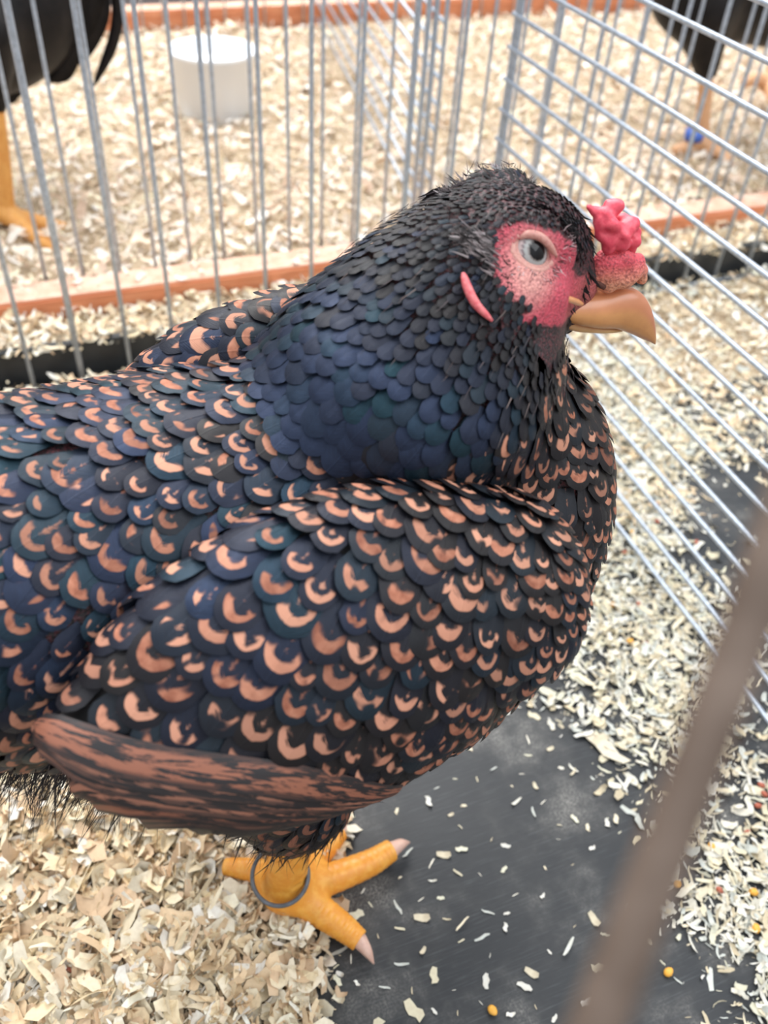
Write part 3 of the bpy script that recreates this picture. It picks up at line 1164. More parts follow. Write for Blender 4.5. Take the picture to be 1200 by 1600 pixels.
# ---- wing feathers
for wi, (wf, lo_, hi_, sg) in enumerate(((wing_n, (-.06, .13, .17), (.20, .26, .38), 1), (wing_f, (-.02, .27, .2), (.21, .38, .39), -1))):
    Sw = surface_samples(wf, lo_, hi_, 16000)
    out = (full_body(Sw) > -.002)
    if sg > 0: out &= ~(Sw[:, 2] + .004 * np.sin(Sw[:, 0] * 330) < np.interp(Sw[:, 0], [-.02, .007, .033, .067, .075], [.292, .289, .277, .248, .10]))
    Sw = Sw[out]
    r = np.interp(Sw[:, 0], [-.02, .05, .12, .17], [.0094, .0090, .0078, .0050])
    k = darts(Sw, r); Sw = Sw[k]; r = r[k]
    n_ = len(Sw)
    ctrl = [((.15, .19, .30), (-.25, -.1, -1)), ((.16, .19, .27), (-.3, 0, -1)), ((.12, .2, .35), (-.7, -.5, -.6)), ((.06, .2, .35), (-.9, -.5, -.5)),
            ((.1, .17, .30), (-.45, -.2, -1)), ((.05, .165, .28), (-.5, -.1, -1)), ((.0, .17, .30), (-.9, -.2, -.8)), ((.1, .18, .23), (-.6, 0, -.8)),
            ((.03, .18, .22), (-1, 0, -.35)), ((-.03, .18, .27), (-1, 0, -.3)), ((.0, .2, .33), (-1, -.3, -.4))]
    if sg < 0: ctrl = [((a_[0], .536 - a_[1], a_[2]), (b_[0], -b_[1], b_[2] * .3)) for a_, b_ in ctrl]
    Dr = flow_field(Sw, ctrl) + .10 * rng.normal(size=(n_, 3))
    rus = np.clip(.82 + .2 * rng.normal(size=n_), .4, 1)
    bl = np.clip(.0 + .75 * np.exp(-((Sw[:, 0] - .03) ** 2 + (Sw[:, 2] - .33) ** 2) / (2 * .035 ** 2)) + .35 * np.exp(-((Sw[:, 0] - .14) ** 2 + (Sw[:, 2] - .28) ** 2) / (2 * .03 ** 2)) + .2 * rng.normal(size=n_), 0, 1)
    bl = np.where(Sw[:, 2] < .265, bl * .3, bl)
    hw = r * .90 * (1 + .17 * rng.normal(size=n_))
    fc = np.stack([rng.random(n_), rus, bl], 1)
    lift = .0030 + .0010 * rng.random(n_)
    A4 = feather_arrays(wf, Sw, Dr, hw, np.full(n_, 2.9), lift, fc)
    if sg < 0:
        o = addfeathers('wing_feather', wings[wi], A4); o['kind'] = 'stuff'
        continue
    # nearest 290 individually, the rest as one part
    nv = len(TS) * NC; nf = (len(TS) - 1) * (NC - 1)
    facing = (grad(wf, Sw) * (CAM - Sw)).sum(1)
    dcam = np.linalg.norm(Sw - CAM, axis=1) - .5 * facing / np.linalg.norm(Sw - CAM, axis=1)
    order = np.argsort(dcam)
    own = order[:290]; rest = order[290:]
    V, F, U, Cc = A4
    V = V.reshape(n_, nv, 3); U = U.reshape(n_, nv, 2); Cc = Cc.reshape(n_, nv, 4)
    f0 = F[:nf]
    for i in own:
        addfeathers('feather', wings[0], (V[i], f0, U[i], Cc[i]))
    Fr = (f0[None] + nv * np.arange(len(rest))[:, None, None]).reshape(-1, 4)
    o = addfeathers('small_wing_feather', wings[0], (V[rest].reshape(-1, 3), Fr, U[rest].reshape(-1, 2), Cc[rest].reshape(-1, 4)))
    o['kind'] = 'stuff'

# ---- long flight feathers at the lower rear edge of the near wing
M_QUILL = mat('flight_feather', rough=.5)
t = NT(M_QUILL)
uv = t.n('UVMap').outputs[0]
sx = t.n('SeparateXYZ'); t.l(uv, sx.inputs[0])
at_ = t.n('SeparateColor'); t.l(t.attr(), at_.inputs[0])
cv = t.n('CombineXYZ')
t.l(t.math('MULTIPLY', t.math('ADD', sx.outputs[1], t.math('MULTIPLY', t.math('ABSOLUTE', t.math('SUBTRACT', sx.outputs[0], .5)), .25)), 9), cv.inputs[0])
t.l(t.math('MULTIPLY', sx.outputs[0], 5), cv.inputs[1]); t.l(t.math('MULTIPLY', at_.outputs[0], 40), cv.inputs[2])
nz = t.noise(1.0, 4, .7, cv.outputs[0])
edge = t.smooth(t.math('ABSOLUTE', t.math('SUBTRACT', sx.outputs[0], .5)), .26, .42)
pt = t.math('MULTIPLY', t.math('MULTIPLY', t.smooth(nz, .46, .53), t.math('SUBTRACT', 1, t.math('MULTIPLY', edge, .85))), at_.outputs[1])
t.base(t.mix(pt, (.015, .012, .013), t.mix(at_.outputs[0], (.26, .095, .055), (.44, .19, .12))))
t.bump(nz, .3, .0006)


def long_feather(f, pts, w, lift0, lift1, tip_round=True, n=22, nc=7):
    C_ = smoothpath(pts, n)
    C_ = project(f, C_, 4)
    T = np.gradient(C_, axis=0); T /= np.linalg.norm(T, axis=1)[:, None]
    N = grad(f, C_)
    B = np.cross(N, T)
    s = np.linspace(-1, 1, nc)
    t = np.linspace(0, 1, n)
    pr = np.where(t > .8, np.sqrt(np.clip(1 - ((t - .8) / .2) ** 2, .006, 1)), .55 + .45 * np.clip(t / .3, 0, 1))
    V = C_[:, None, :] + B[:, None, :] * (s[None, :] * pr[:, None] * w)[..., None]
    V = V.reshape(-1, 3)
    V = project(f, V, 3)
    NN = grad(f, V)
    h = (lift0 + (lift1 - lift0) * np.repeat(t, nc)) - .10 * w * np.tile(s, n) ** 2
    dz = (np.repeat(C_[:, 2], nc) - V[:, 2]) / w
    V = V + NN * (h + .0024 * np.clip(dz, -1, 1))[:, None]
    U = np.stack([np.tile(s, n) * .5 + .5, np.repeat(t, nc)], 1)
    F = np.array([[i * nc + j, i * nc + j + 1, (i + 1) * nc + j + 1, (i + 1) * nc + j] for i in range(n - 1) for j in range(nc - 1)])
    return V, F, U


for j in range(10):
    rr_ = random.random()
    V, F, U = long_feather(wing_n, [(.080, .165, .258 - .0030 * j), (.030, .160, .2870 - .0036 * j), (-.030 + .0030 * j + .0007 * j * j, .185, .299 - .0042 * j)], .0052, .0034 - .0003 * j, .0056 - .00045 * j)
    Cc = np.tile([rr_, 1.0 if j < 5 else .30 * (j == 5), 0, 1], (len(V), 1))
    o = link('flight_feather', mesh('flight_feather', V, F, True, Cc, U), M_QUILL, wings[0])
    o['label'] = 'russet flight feather streaked with black' if j < 5 else 'plain black flight feather'
for j in range(4):
    V, F, U = long_feather(union([wing_n, full_body], .02), [(.11 - .01 * j, .2, .200 - .003 * j), (.06, .19, .222 - .005 * j), (.005 + .012 * j, .2, .243 - .006 * j)], .0085, .002, .0035 - .0004 * j)
    Cc = np.tile([.3, 0.0, 0, 1], (len(V), 1))
    o = link('flight_feather', mesh('flight_feather', V, F, True, Cc, U), M_QUILL, wings[0])
    o['label'] = 'plain black flight feather below the russet ones'


# ---- strands of down
def strands(P, D, L, w, tint, bend=.3, jit=.25):
    n = len(P)
    L = np.broadcast_to(L, (n,)) * (.6 + .7 * rng.random(n))
    D = D + jit * rng.normal(size=(n, 3)); D /= np.linalg.norm(D, axis=1)[:, None]
    side_ = np.cross(D, (P - CAM)); side_ /= np.linalg.norm(side_, axis=1)[:, None]
    side_ = side_ + .4 * rng.normal(size=(n, 3))
    bd = bend * rng.normal(size=(n, 3))
    V = np.zeros((n, 7, 3))
    for i, t in enumerate((0, .4, .75)):
        c_ = P + D * (L * t)[:, None] + bd * (L * t * t)[:, None] * .5
        V[:, 2 * i] = c_ - side_ * (w * (1 - t * .7)); V[:, 2 * i + 1] = c_ + side_ * (w * (1 - t * .7))
    V[:, 6] = P + D * L[:, None] + bd * L[:, None] * .5
    F = []
    base = np.array([[0, 1, 3], [0, 3, 2], [2, 3, 5], [2, 5, 4], [4, 5, 6]])
    F = (base[None] + 7 * np.arange(n)[:, None, None]).reshape(-1, 3)
    tt = np.array(tint)
    C_ = tt[rng.integers(0, len(tt), n)]
    C_ = np.repeat(np.concatenate([C_, np.ones((n, 1))], 1), 7, 0)
    return V.reshape(-1, 3), F, C_


def add_strands(name, arr, label, parent=None):
    o = link(name, mesh(name, arr[0], arr[1], False, arr[2]), M_HAIR, parent or hen)
    o['kind'] = 'stuff'
    o['label'] = label
    return o


Fl = S[(S[:, 0] < .012) & (S[:, 2] < .25) & (S[:, 1] < .30)]
Fl = Fl[:1800]
add_strands('rear_down', strands(Fl, np.tile([-.8, -.35, -.6], (len(Fl), 1)) + .5 * grad(full_body, Fl), .020, .00022, [(.015, .013, .014), (.03, .025, .025), (.06, .045, .04)], .5, .35), 'soft black down under the tail')
Fl = S[(S[:, 2] < .135) & (S[:, 1] < .3)][:700]
add_strands('thigh_down', strands(Fl, np.tile([-.5, -.1, -1.], (len(Fl), 1)), .014, .0003, [(.015, .013, .014), (.025, .02, .02)], .4, .3), 'black down on the thighs', bo)
# pale shafts on the neck
Nk = Hs[(dh > .030) & (dh < .085)]
Nk = Nk[rng.random(len(Nk)) < .30]
Dn = Nk - hc; Dn /= np.linalg.norm(Dn, axis=1)[:, None]
add_strands('neck_bristle', strands(Nk + grad(full_body, Nk) * .0022, Dn - grad(full_body, Nk) * (Dn * grad(full_body, Nk)).sum(1)[:, None], .0055, .00013, [(.09, .07, .075), (.16, .12, .11), (.05, .045, .05)], .15, .05), 'fine pale feather shafts on the neck', bo)

# ---- comb, cere, beak
cl = [(955, 325, 14, -.001), (948, 338, 14, .002), (966, 322, 10, .001), (942, 350, 13, .003), (972, 345, 12, -.002), (988, 350, 12, .002), (980, 358, 13, .004), (993, 362, 9, 0),
      (965, 362, 14, .005), (990, 377, 12, .003), (972, 380, 13, .006), (952, 376, 13, .006), (940, 366, 11, .004), (960, 352, 10, .007), (978, 370, 8, .008), (950, 388, 10, .006), (985, 388, 10, .002),
      (930, 330, 8, -.001), (921, 324, 5, -.002), (935, 345, 9, 0), (962, 345, 12, -.006), (985, 358, 11, -.006), (975, 380, 12, -.006), (950, 370, 12, -.006)]
comb_f = union([ball(hp(x, y, o_ * .8), r_ * .000245) for x, y, r_, o_ in cl], .0014)
V, F = nets(lambda p: comb_f(p) + .0002 * np.sin(p[..., 0] * 1400) * np.sin(p[..., 2] * 1300), hp(905, 420, 0) - [.004, .02, .012], hp(1015, 290, 0) + [.012, .02, .012], .0008)
o = link('comb', mesh('comb', V, F), M_COMB, hen)
ce = [(948, 408, 20, .0035), (972, 405, 20, .003), (995, 408, 13, .001), (1002, 422, 11, .0), (1003, 436, 9, -.001), (985, 425, 18, .003), (958, 430, 18, .0045), (935, 425, 17, .004), (925, 442, 14, .004), (950, 447, 12, .005), (975, 440, 12, .005), (960, 420, 18, -.005), (985, 420, 16, -.005)]
cere_f0 = union([ball(hp(x, y, o_ * .8), r_ * .000245) for x, y, r_, o_ in ce], .003)
n0, n1_ = hp(928, 440, .0078), hp(946, 452, .0082)
cere_f = lambda p: -smin(-cere_f0(p), cone(n0, n1_, .0007, .0013)(p), .0008)
V, F = nets(cere_f, hp(900, 480, 0) - [.004, .02, .0], hp(1030, 380, 0) + [.008, .02, .008], .0009)
zz = np.clip((V[:, 2] - V[:, 2].min()) / (np.ptp(V[:, 2])), 0, 1)[:, None]
zz = np.clip((zz - .25) / .5, 0, 1)
cc_ = np.array([.80, .36, .22]) * (1 - zz) + np.array([.78, .10, .13]) * zz
link('cere', mesh('cere', V, F, True, np.concatenate([cc_, np.ones((len(V), 1))], 1)), M_SKIN, hen)['label'] = 'salmon-pink flesh with nostril above the beak'
V, F = tube([n0 + HS * -.0012, (n0 + n1_) / 2 - HS * .001, n1_ + HS * -.0012], [.0006, .0012, .001], 8)
link('nostril', mesh('nostril', V, F), mat('nostril_dark', (.09, .03, .02), .8), hen)


def beak(name, st, cols_, flat=.75):
    V = []; Cc = []
    nr = 18
    C0 = []
    tops = smoothpath([hp(*s_[0]) for s_ in st], 26); bots = smoothpath([hp(*s_[1]) for s_ in st], 26)
    ws = np.interp(np.linspace(0, 1, 26), np.linspace(0, 1, len(st)), [s_[2] for s_ in st])
    for i in range(26):
        T_, B__ = tops[i], bots[i]
        mid = (T_ * .45 + B__ * .55)
        for k in range(nr):
            a = 2 * math.pi * k / nr
            c_, s = math.cos(a), math.sin(a)
            vert = (T_ - mid) * c_ if c_ > 0 else (B__ - mid) * (abs(c_) ** flat)
            wid = .80 * ws[i] * math.copysign(abs(s) ** .8, s)
            V.append(mid + vert + HS * wid)
            ti = i / 25
            cc_ = np.array(cols_[0]) * (1 - ti) + np.array(cols_[1]) * ti
            hgt = max(0, c_)
            cc_ = cc_ * (1 - .55 * hgt * ti) + np.array((.50, .17, .13)) * .55 * hgt * ti
            if -.5 < c_ < .2 : cc_ = cc_ * .75 + np.array((.80, .52, .12)) * .25
            Cc.append((*cc_, 1))
    F = [(i * nr + k, i * nr + (k + 1) % nr, (i + 1) * nr + (k + 1) % nr, (i + 1) * nr + k) for i in range(25) for k in range(nr)]
    F += [tuple(range(nr))[::-1], tuple(25 * nr + k for k in range(nr))]
    return link(name, mesh(name, np.array(V), F, True, np.array(Cc)), M_HORN, hen)


ub = beak('upper_beak', [((872, 452), (862, 478), .0150), ((892, 450), (884, 492), .0150), ((930, 450), (925, 503), .0130), ((965, 450), (955, 508), .0094), ((995, 453), (980, 517), .0076), ((1013, 472), (1000, 527), .0052), ((1022, 500), (1014, 533), .0030), ((1025, 527), (1023, 538), .0010)],
          [(.76, .32, .14), (.52, .20, .09)])
lb = beak('lower_beak', [((865, 470), (868, 498), .0115), ((890, 486), (893, 508), .0098), ((925, 498), (925, 512), .0080), ((955, 506), (952, 515), .0050), ((972, 512), (970, 516), .002)],
          [(.76, .44, .25), (.72, .48, .20)])

gp = [surf(x, y, body_f, .0008) for x, y in [(857, 467), (873, 465), (890, 468), (906, 474)]]
V, F = tube(smoothpath(gp, 14), [.0004, .0009, .0011, .0012, .0012, .0012, .0012, .0012, .0012, .0012, .0012, .0012, .001, .0008], 8)
link('gape', mesh('gape', V, F, True, np.tile([.80, .36, .15, 1], (len(V), 1))), M_HORN, hen)['label'] = 'orange corner of the beak'
# ---- eye
def sphere(c_, r_, ns=32, nr_=20):
    V = [c_ + r_ * (math.cos(ph) * HS + math.sin(ph) * (math.cos(th) * HF + math.sin(th) * np.array([0, 0, 1.]))) for ph in np.linspace(.001, math.pi - .001, nr_) for th in np.arange(ns) * 2 * math.pi / ns]
    F = [(i * ns + k, (i + 1) * ns + k, (i + 1) * ns + (k + 1) % ns, i * ns + (k + 1) % ns) for i in range(nr_ - 1) for k in range(ns)]
    return np.array(V), F


for sgn in (1, -1):
    E0 = EYE if sgn > 0 else EYEM
    V, F = sphere(E0, .0085, 48, 60)
    out = HS * sgn
    look = EYEN + .12 * HF + np.array([0, 0, -.10])
    if sgn < 0: look = look - 2 * (look @ HS) * HS
    look /= np.linalg.norm(look)
    ang = np.degrees(np.arccos(np.clip(((V - E0) / .0085) @ look, -1, 1)))
    cc_ = np.zeros((len(V), 4)); cc_[:, 3] = 1
    def band(a0, a1, c0):
        m_ = (ang >= a0) & (ang < a1); cc_[m_, :3] = c0
    band(0, 24, (.006, .005, .006)); band(24, 27, (.24, .21, .20)); band(27, 37, (.36, .36, .35)); band(37, 41, (.17, .13, .14)); band(41, 181, (.46, .36, .35))
    eo = link('eye', mesh('eye', V, F, True, cc_), M_EYE, hen)
    loop = [(805, 376), (813, 364), (828, 361), (843, 369), (857, 384), (868, 402), (863, 414), (846, 420), (826, 416), (812, 405), (804, 390)]
    lp = [surf(x, y) for x, y in loop]
    cen = np.mean(lp, 0)
    pts = []
    for i in range(len(lp) * 4):
        a = i / 4; j = int(a); f_ = a - j
        p_ = lp[j % len(lp)] * (1 - f_) + lp[(j + 1) % len(lp)] * f_
        v = p_ - EYE; v = v / np.linalg.norm(v)
        pts.append(EYE + v * .0087)
    pts += pts[:2]
    pts = np.array(pts)
    # smooth the loop
    for _ in range(3): pts[1:-1] = .25 * pts[:-2] + .5 * pts[1:-1] + .25 * pts[2:]
    parts = []
    for kk, (sc, off, rr_) in enumerate(((1.0, 0, .0010), (1.18, -.0005, .0013))):
        c0 = pts.mean(0)
        pp = c0 + (pts - c0) * sc
        if kk: pp = project(head_f, pp, 3) - grad(head_f, pp) * .0004
        parts.append(tube(pp, rr_, 10, False))
    up_ = np.array([surf(x, y, None, o_) for x, y, o_ in [(808, 374, .0006), (820, 369, .0016), (837, 374, .0026), (853, 386, .0020), (868, 402, .0006)]])
    parts.append(tube(smoothpath(up_, 16), [.0004, .0009, .0012, .0014, .0016, .0016, .0016, .0016, .0015, .0015, .0014, .0013, .0012, .001, .0008, .0004], 10))
    V, F = join(parts)
    if sgn < 0: V = mir(V)
    link('eyelid', mesh('eyelid', V, F), M_LID, hen)['label'] = 'peach wrinkled eyelid'
t = NT(M_EYE); t.base(t.attr())


# ---- earlobe and ear tuft
for sgn in (1, -1):
    lobe = smoothpath([surf(722, 430), surf(729, 453), surf(742, 478), surf(766, 503)], 14)
    lobe = project(full_body, lobe, 3)
    nn = grad(full_body, lobe)
    if sgn < 0:
        lobe = project(full_body, mir(lobe), 4); nn = grad(full_body, lobe)
    V, F = tube(lobe + nn * .0018, (.62) * np.array([.0009, .0018, .0022, .0024, .0026, .0026, .0027, .0026, .0026, .0024, .0022, .0020, .0015, .0008]), 10)
    link('earlobe', mesh('earlobe', V, F), M_LOBE, hen)
    ep = np.array([surf(x, y) for x, y in [(728, 372), (732, 378), (738, 376), (745, 385), (752, 375), (758, 378), (765, 388), (768, 398), (771, 410), (775, 425), (740, 395), (748, 400)] for _ in range(16)])
    if sgn < 0: ep = mir(ep)
    ep = project(full_body, ep + .0012 * rng.normal(size=ep.shape), 4)
    arr = strands(ep + grad(full_body, ep) * .0012, np.tile(-HF * 1.0 + [0, 0, .4], (len(ep), 1)) + .2 * grad(full_body, ep), .0050, .00028, [(.25, .22, .22), (.10, .09, .09), (.38, .33, .33), (.04, .035, .035)], .3, .2)
    add_strands('ear_tuft', arr, 'grey bristly feathers over the ear')
    # bristles: brow patch before the comb, cheek, round the eye
    bp = []
    for (x0, y0, x1, y1, num) in [(893, 322, 910, 384, 480), (880, 325, 900, 365, 200), (742, 432, 800, 485, 520)]:
        G_ = [surf(x0, y0), surf(x1, y0), surf(x0, y1), surf(x1, y1)]
        for _ in range(num):
            x = random.uniform(x0, x1); y = random.uniform(y0, y1)
            bp.append(G_[0] * (1 - (x - x0) / (x1 - x0)) * (1 - (y - y0) / (y1 - y0)) + G_[1] * (x - x0) / (x1 - x0) * (1 - (y - y0) / (y1 - y0)) + G_[2] * (1 - (x - x0) / (x1 - x0)) * (y - y0) / (y1 - y0) + G_[3] * (x - x0) / (x1 - x0) * (y - y0) / (y1 - y0))
    bp = project(full_body, np.array(bp), 4)
    uvb = fv(bp)
    fwd = (uvb[:, 0] > .002)[:, None]
    dirs = np.where(fwd, HF * .35 + np.array([0, 0, -.9]), -HF * .5 + np.array([0, 0, -.8]))
    arr = strands(bp, dirs + .18 * grad(full_body, bp)  , .0050, .00045, [(.010, .009, .010), (.014, .012, .013), (.02, .017, .018)], .3, .15)
    if sgn < 0: arr = (mir(arr[0]), arr[1], arr[2])
    add_strands('face_bristle', arr, 'short black bristle feathers on brow and cheek', bo)
    rb_ = []
    E_C = surf(835, 392); E_X = (surf(885, 392) - surf(785, 392)) / 100; E_Y = (surf(835, 435) - surf(835, 350)) / 85
    for i in range(230):
        a = random.uniform(0, 6.28); rr_ = random.uniform(38, 58)
        x, y = 835 + rr_ * math.cos(a) * 1.05, 392 + rr_ * math.sin(a) * .9
        rb_.append(E_C + E_X * (x - 835) + E_Y * (y - 392))
    rb_ = project(head_f, np.array(rb_), 4)
    cen = E_C
    arr = strands(rb_, (rb_ - cen) / .015 * .8 + np.array([-.3, 0, 0]) + .3 * grad(full_body, rb_), .0024, .00013, [(.03, .02, .02), (.06, .03, .03), (.55, .42, .42)], .3, .2)
    if sgn < 0: arr = (mir(arr[0]), arr[1], arr[2])
    add_strands('eye_bristle', arr, 'tiny hairs round the eye', bo)

# ---- legs and feet
def toe(pts, radii, n=26):
    P = smoothpath(pts, n)
    r_ = np.interp(np.linspace(0, 1, n), np.linspace(0, 1, len(radii)), radii)
    # scutes: rings along the toe
    m_ = n * 5
    t_ = np.linspace(0, 1, m_)
    PP = np.stack([np.interp(t_, np.linspace(0, 1, n), P[:, k]) for k in range(3)], 1)
    rr_ = np.interp(t_, np.linspace(0, 1, n), r_) * (1 + .035 * np.abs(np.sin(t_ * math.pi * 15)))
    return tube(PP, rr_, 14)


def foot(name_parent, hub, top, toes, r_sh):
    r = empty('leg', (0, 0, 0)); r.parent = name_parent
    r.location = Vector(-np.array(name_parent.location)) 
    return r


def leg(parent, top, ankle, toes, rs=.0080, mt=M_LEG, claws=True, nm='leg'):
    parts = [toe([top, (top + ankle) / 2 + [.002, 0, 0], ankle], [rs * .95, rs * .85, rs * 1.05])]
    fs = [cone(top, ankle, rs * .9, rs), ball(ankle - [0, 0, rs * .1], rs * 1.18)]
    cl_ = []
    for pts, r0, r1, claw in toes:
        fs.append(cone(ankle, pts[0], rs * .95, r0))
        parts.append(toe([ankle * .5 + np.array(pts[0]) * .5, *pts], [r0 * 1.02, r0, (r0 + r1) / 2, r1]))
        if claw is not None:
            cl_.append((pts[-1], claw, r1))
    V, F = nets(union(fs, .006), np.minimum(top, ankle) - .03, np.maximum(top, ankle) + .03, .0014)
    parts.append((V, F.tolist()))
    V, F = join(parts)
    lo_ = link(nm, mesh(nm, V, F), mt, parent)
    for a, b, r1 in cl_:
        a = np.array(a, float); b = np.array(b, float)
        mid = (a + b) / 2 + [0, 0, r1 * .35]
        back = a - (b - a) * .25
        V, F = tube(smoothpath([back, a, mid, b], 12), np.interp(np.linspace(0, 1, 12), [0, .35, .7, 1], [r1 * .7, r1 * .78, r1 * .5, r1 * .08]), 10)
        c = link('claw', mesh('claw', V, F), M_CLAW, lo_)
    return lo_


ank = on(447, 1385, 2, .022)
topn = np.array([ank[0] + .004, ank[1] + .004, .115])
A1 = [on(510, 1375, 2, .014), on(575, 1350, 2, .011), on(612, 1328, 2, .011)]
B1 = [on(495, 1420, 2, .014), on(535, 1448, 2, .011), on(562, 1470, 2, .0095)]
C1 = [on(405, 1362, 2, .020), on(376, 1357, 2, .019), on(352, 1354, 2, .017)]
D1 = [on(490, 1345, 2, .013), on(515, 1318, 2, .010), on(530, 1300, 2, .009)]
leg(hen, topn, ank, [(A1, .0092, .0066, on(640, 1316, 2, .006)), (B1, .0092, .0062, on(584, 1506, 2, .002)), (C1, .0072, .0050, None), (D1, .008, .006, on(540, 1288, 2, .004))], .0118)
off2 = np.array([-.030, .085, 0])
leg(hen, topn + off2, ank + off2, [([p + off2 for p in A1], .0092, .0066, A1[-1] + off2 + [.010, 0, -.004]), ([p + off2 for p in B1], .0092, .0062, B1[-1] + off2 + [.008, -.008, -.005]), ([p + off2 for p in C1], .0072, .0050, None)], .0118)
# leg ring
rc_ = on(438, 1368, 2, .040)
nd = np.array([-.18, -.42, .9]); nd /= np.linalg.norm(nd)
u1 = np.cross(nd, [0, 0, 1.]); u1 /= np.linalg.norm(u1); u2 = np.cross(nd, u1)
ringp = []
for z_ in (-.0016, .0016):
    for r_ in (.0150, .0166):
        ringp.append((z_, r_))
NS = 56
sec = [(-.0022, .0150), (-.0022, .0166), (.0, .0172), (.0022, .0166), (.0022, .0150), (0, .0147)]
V = [rc_ + nd * z_ + r_ * (math.cos(a) * u1 + math.sin(a) * u2) for a in np.arange(NS) * 2 * math.pi / NS for z_, r_ in sec]
F = [(i * 6 + k, i * 6 + (k + 1) % 6, ((i + 1) % NS) * 6 + (k + 1) % 6, ((i + 1) % NS) * 6 + k) for i in range(NS) for k in range(6)]
link('leg_ring', mesh('leg_ring', np.array(V), F), M_RING, hen)['label'] = 'dark grey plastic ring round the ankle'


# ------------------------------------------------------------------ background birds
def strip_feather(pts, w, thick=.0015, n=18):
    C_ = smoothpath(pts, n)
    T = np.gradient(C_, axis=0); T /= np.linalg.norm(T, axis=1)[:, None]
    v = C_ - CAM
    B = np.cross(T, v); B /= np.linalg.norm(B, axis=1)[:, None]
    N = np.cross(B, T)
    t_ = np.linspace(0, 1, n)
    pr = np.interp(t_, [0, .25, .8, .95, 1], [.7, 1, .8, .4, .08]) * w
    V = np.concatenate([C_ - B * pr[:, None], C_ + N * (thick + .12 * pr[:, None]), C_ + B * pr[:, None], C_ - N * thick])
    F = []
    for k in range(4):
        k2 = (k + 1) % 4
        for i in range(n - 1):
            F.append((k * n + i, k2 * n + i, k2 * n + i + 1, k * n + i + 1))
    return V, F


M_BBIRD = mat('black_plumage', (.012, .012, .014), .5)
t = NT(M_BBIRD)
t.base(t.ramp(t.noise(70, 3, .6, t.obj()), [(.3, (.006, .0055, .006)), (.75, (.018, .015, .014))]))
t.b.inputs['Specular IOR Level'].default_value = .15
M_ORLEG = mat('orange_leg', rough=.5)
t = NT(M_ORLEG)
t.base(t.ramp(t.noise(120, 3, .6, t.obj()), [(.3, (.66, .28, .06)), (.7, (.76, .38, .10))]))
M_TANLEG = mat('tan_leg', rough=.5)
t = NT(M_TANLEG)
t.base(t.ramp(t.noise(120, 3, .6, t.obj()), [(.3, (.62, .33, .16)), (.7, (.72, .42, .24))]))

# left: black cockerel, tail towards us
g = on(18, 352, 2, .070)
gy = float(g[1])
ck = empty('cockerel', (float(g[0]), gy, .06))
tag(ck, 'black cockerel with drooping tail and orange leg behind the bars at upper left', 'chicken')
P1 = lambda x, y, yy=gy: on(x, y, 1, yy)
cb = union([ell(P1(-60, 10, gy + .10), (.12, .09, .09)), ell(P1(40, -100, gy + .12), (.085, .05, .06)), cone(P1(-30, 60, gy), P1(-6, 160, gy), .034, .013)], .03)
V, F = nets(cb, P1(-60, 10, gy + .1) - [.15, .15, .26], P1(60, -60, gy + .12) + [.16, .12, .12], .008)
ckb = link('body', mesh('body', V, F), M_BBIRD, ck)
for pts, w in [(((95, -60), (120, 20), (100, 95), (78, 128)), .018), (((110, -60), (150, 0), (135, 60), (95, 110)), .016), (((60, -60), (70, 20), (50, 60), (20, 105)), .030), (((20, -60), (30, 40), (18, 110), (8, 165)), .022),
               (((150, -60), (182, -10), (178, 60), (146, 136)), .0075), (((80, -70), (95, 0), (90, 40), (66, 70)), .03), (((130, -70), (140, -20), (130, 30), (118, 60)), .018), (((0, -70), (0, 20), (5, 60), (2, 90)), .03)]:
    V, F = strip_feather([P1(x, y, gy + .09) for x, y in pts], w)
    link('tail_feather', mesh('tail_feather', V, F), M_BBIRD, ck)
tp = P1(-8, 165); an = P1(6, 318)
an[2] = .085
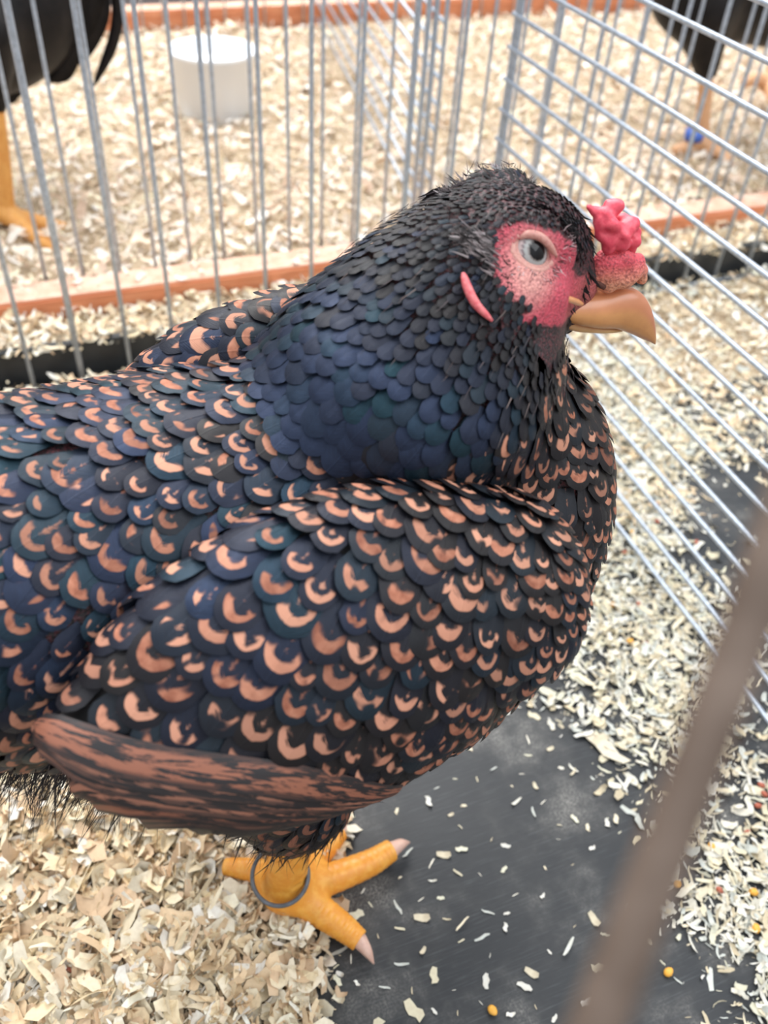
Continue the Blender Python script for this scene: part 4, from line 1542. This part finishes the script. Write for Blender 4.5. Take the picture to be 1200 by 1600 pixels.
leg(ck, tp, an, [([an + [.02, -.03, -.012], an + [.035, -.05, -.018], an + [.045, -.062, -.020]], .009, .007, None), ([an + [.03, -.005, -.012], an + [.05, -.01, -.018], an + [.06, -.012, -.02]], .009, .007, None), ([an + [-.015, .015, -.012], an + [-.025, .02, -.018], an + [-.03, .02, -.02]], .008, .006, None)], .0095, M_ORLEG)

# right: black bird on tan legs with a blue ring
g = on(1094, 232, 2, .075)
gy2 = float(g[1])
bh = empty('black_chicken', (float(g[0]), gy2, .06))
tag(bh, 'black bird on tan legs with a blue ring, behind the wires at upper right', 'chicken')
P2 = lambda x, y, yy=gy2: on(x, y, 1, yy)
bb = union([ell(P2(1150, -60, gy2 + .06), (.13, .085, .10)), ell(P2(1210, 5, gy2 + .06), (.07, .06, .055)), ell(P2(1075, -30, gy2 + .02), (.045, .05, .06)), cone(P2(1100, 20), P2(1104, 108), .040, .017)], .03)
V, F = nets(bb, P2(1100, 118) - [.2, .15, .06], P2(1150, -60, gy2 + .06) + [.2, .15, .14], .008)
link('body', mesh('body', V, F), M_BBIRD, bh)
tp = P2(1105, 105); an = P2(1094, 222)
an[2] = max(an[2], .078)
leg(bh, tp, an, [([an + [.01, -.03, -.004], an + [.015, -.045, -.008], an + [.016, -.055, -.010]], .008, .006, None), ([an + [.03, .002, -.004], an + [.045, .003, -.008], an + [.055, .004, -.010]], .008, .006, None), ([an + [-.02, .0, -.004], an + [-.035, .002, -.008], an + [-.042, .003, -.010]], .008, .006, None)], .0105, M_TANLEG)
rb0 = P2(1092, 213)
V, F = tube([rb0 + [-.003, 0, -.004], rb0 + [-.003, 0, .010]], .0135, 18)
V = np.array(V) + [-.006, 0, 0]
link('leg_ring', mesh('leg_ring', V, F), M_BLUE, bh)['label'] = 'blue leg ring'
g3 = on(1196, 150, 2, .085)
an = g3 + [0, 0, .02]
leg(bh, an + [.02, .0, .13], an, [([an + [-.03, -.0, .008], an + [-.045, .0, .006], an + [-.055, .002, .002]], .010, .008, None), ([an + [-.02, -.035, -.006], an + [-.03, -.06, -.012], an + [-.035, -.075, -.016]], .010, .008, None), ([an + [.02, -.03, -.01], an + [.03, -.05, -.02], an + [.035, -.06, -.024]], .010, .007, None)], .0125, M_TANLEG)['label'] = 'second leg, foot spread'
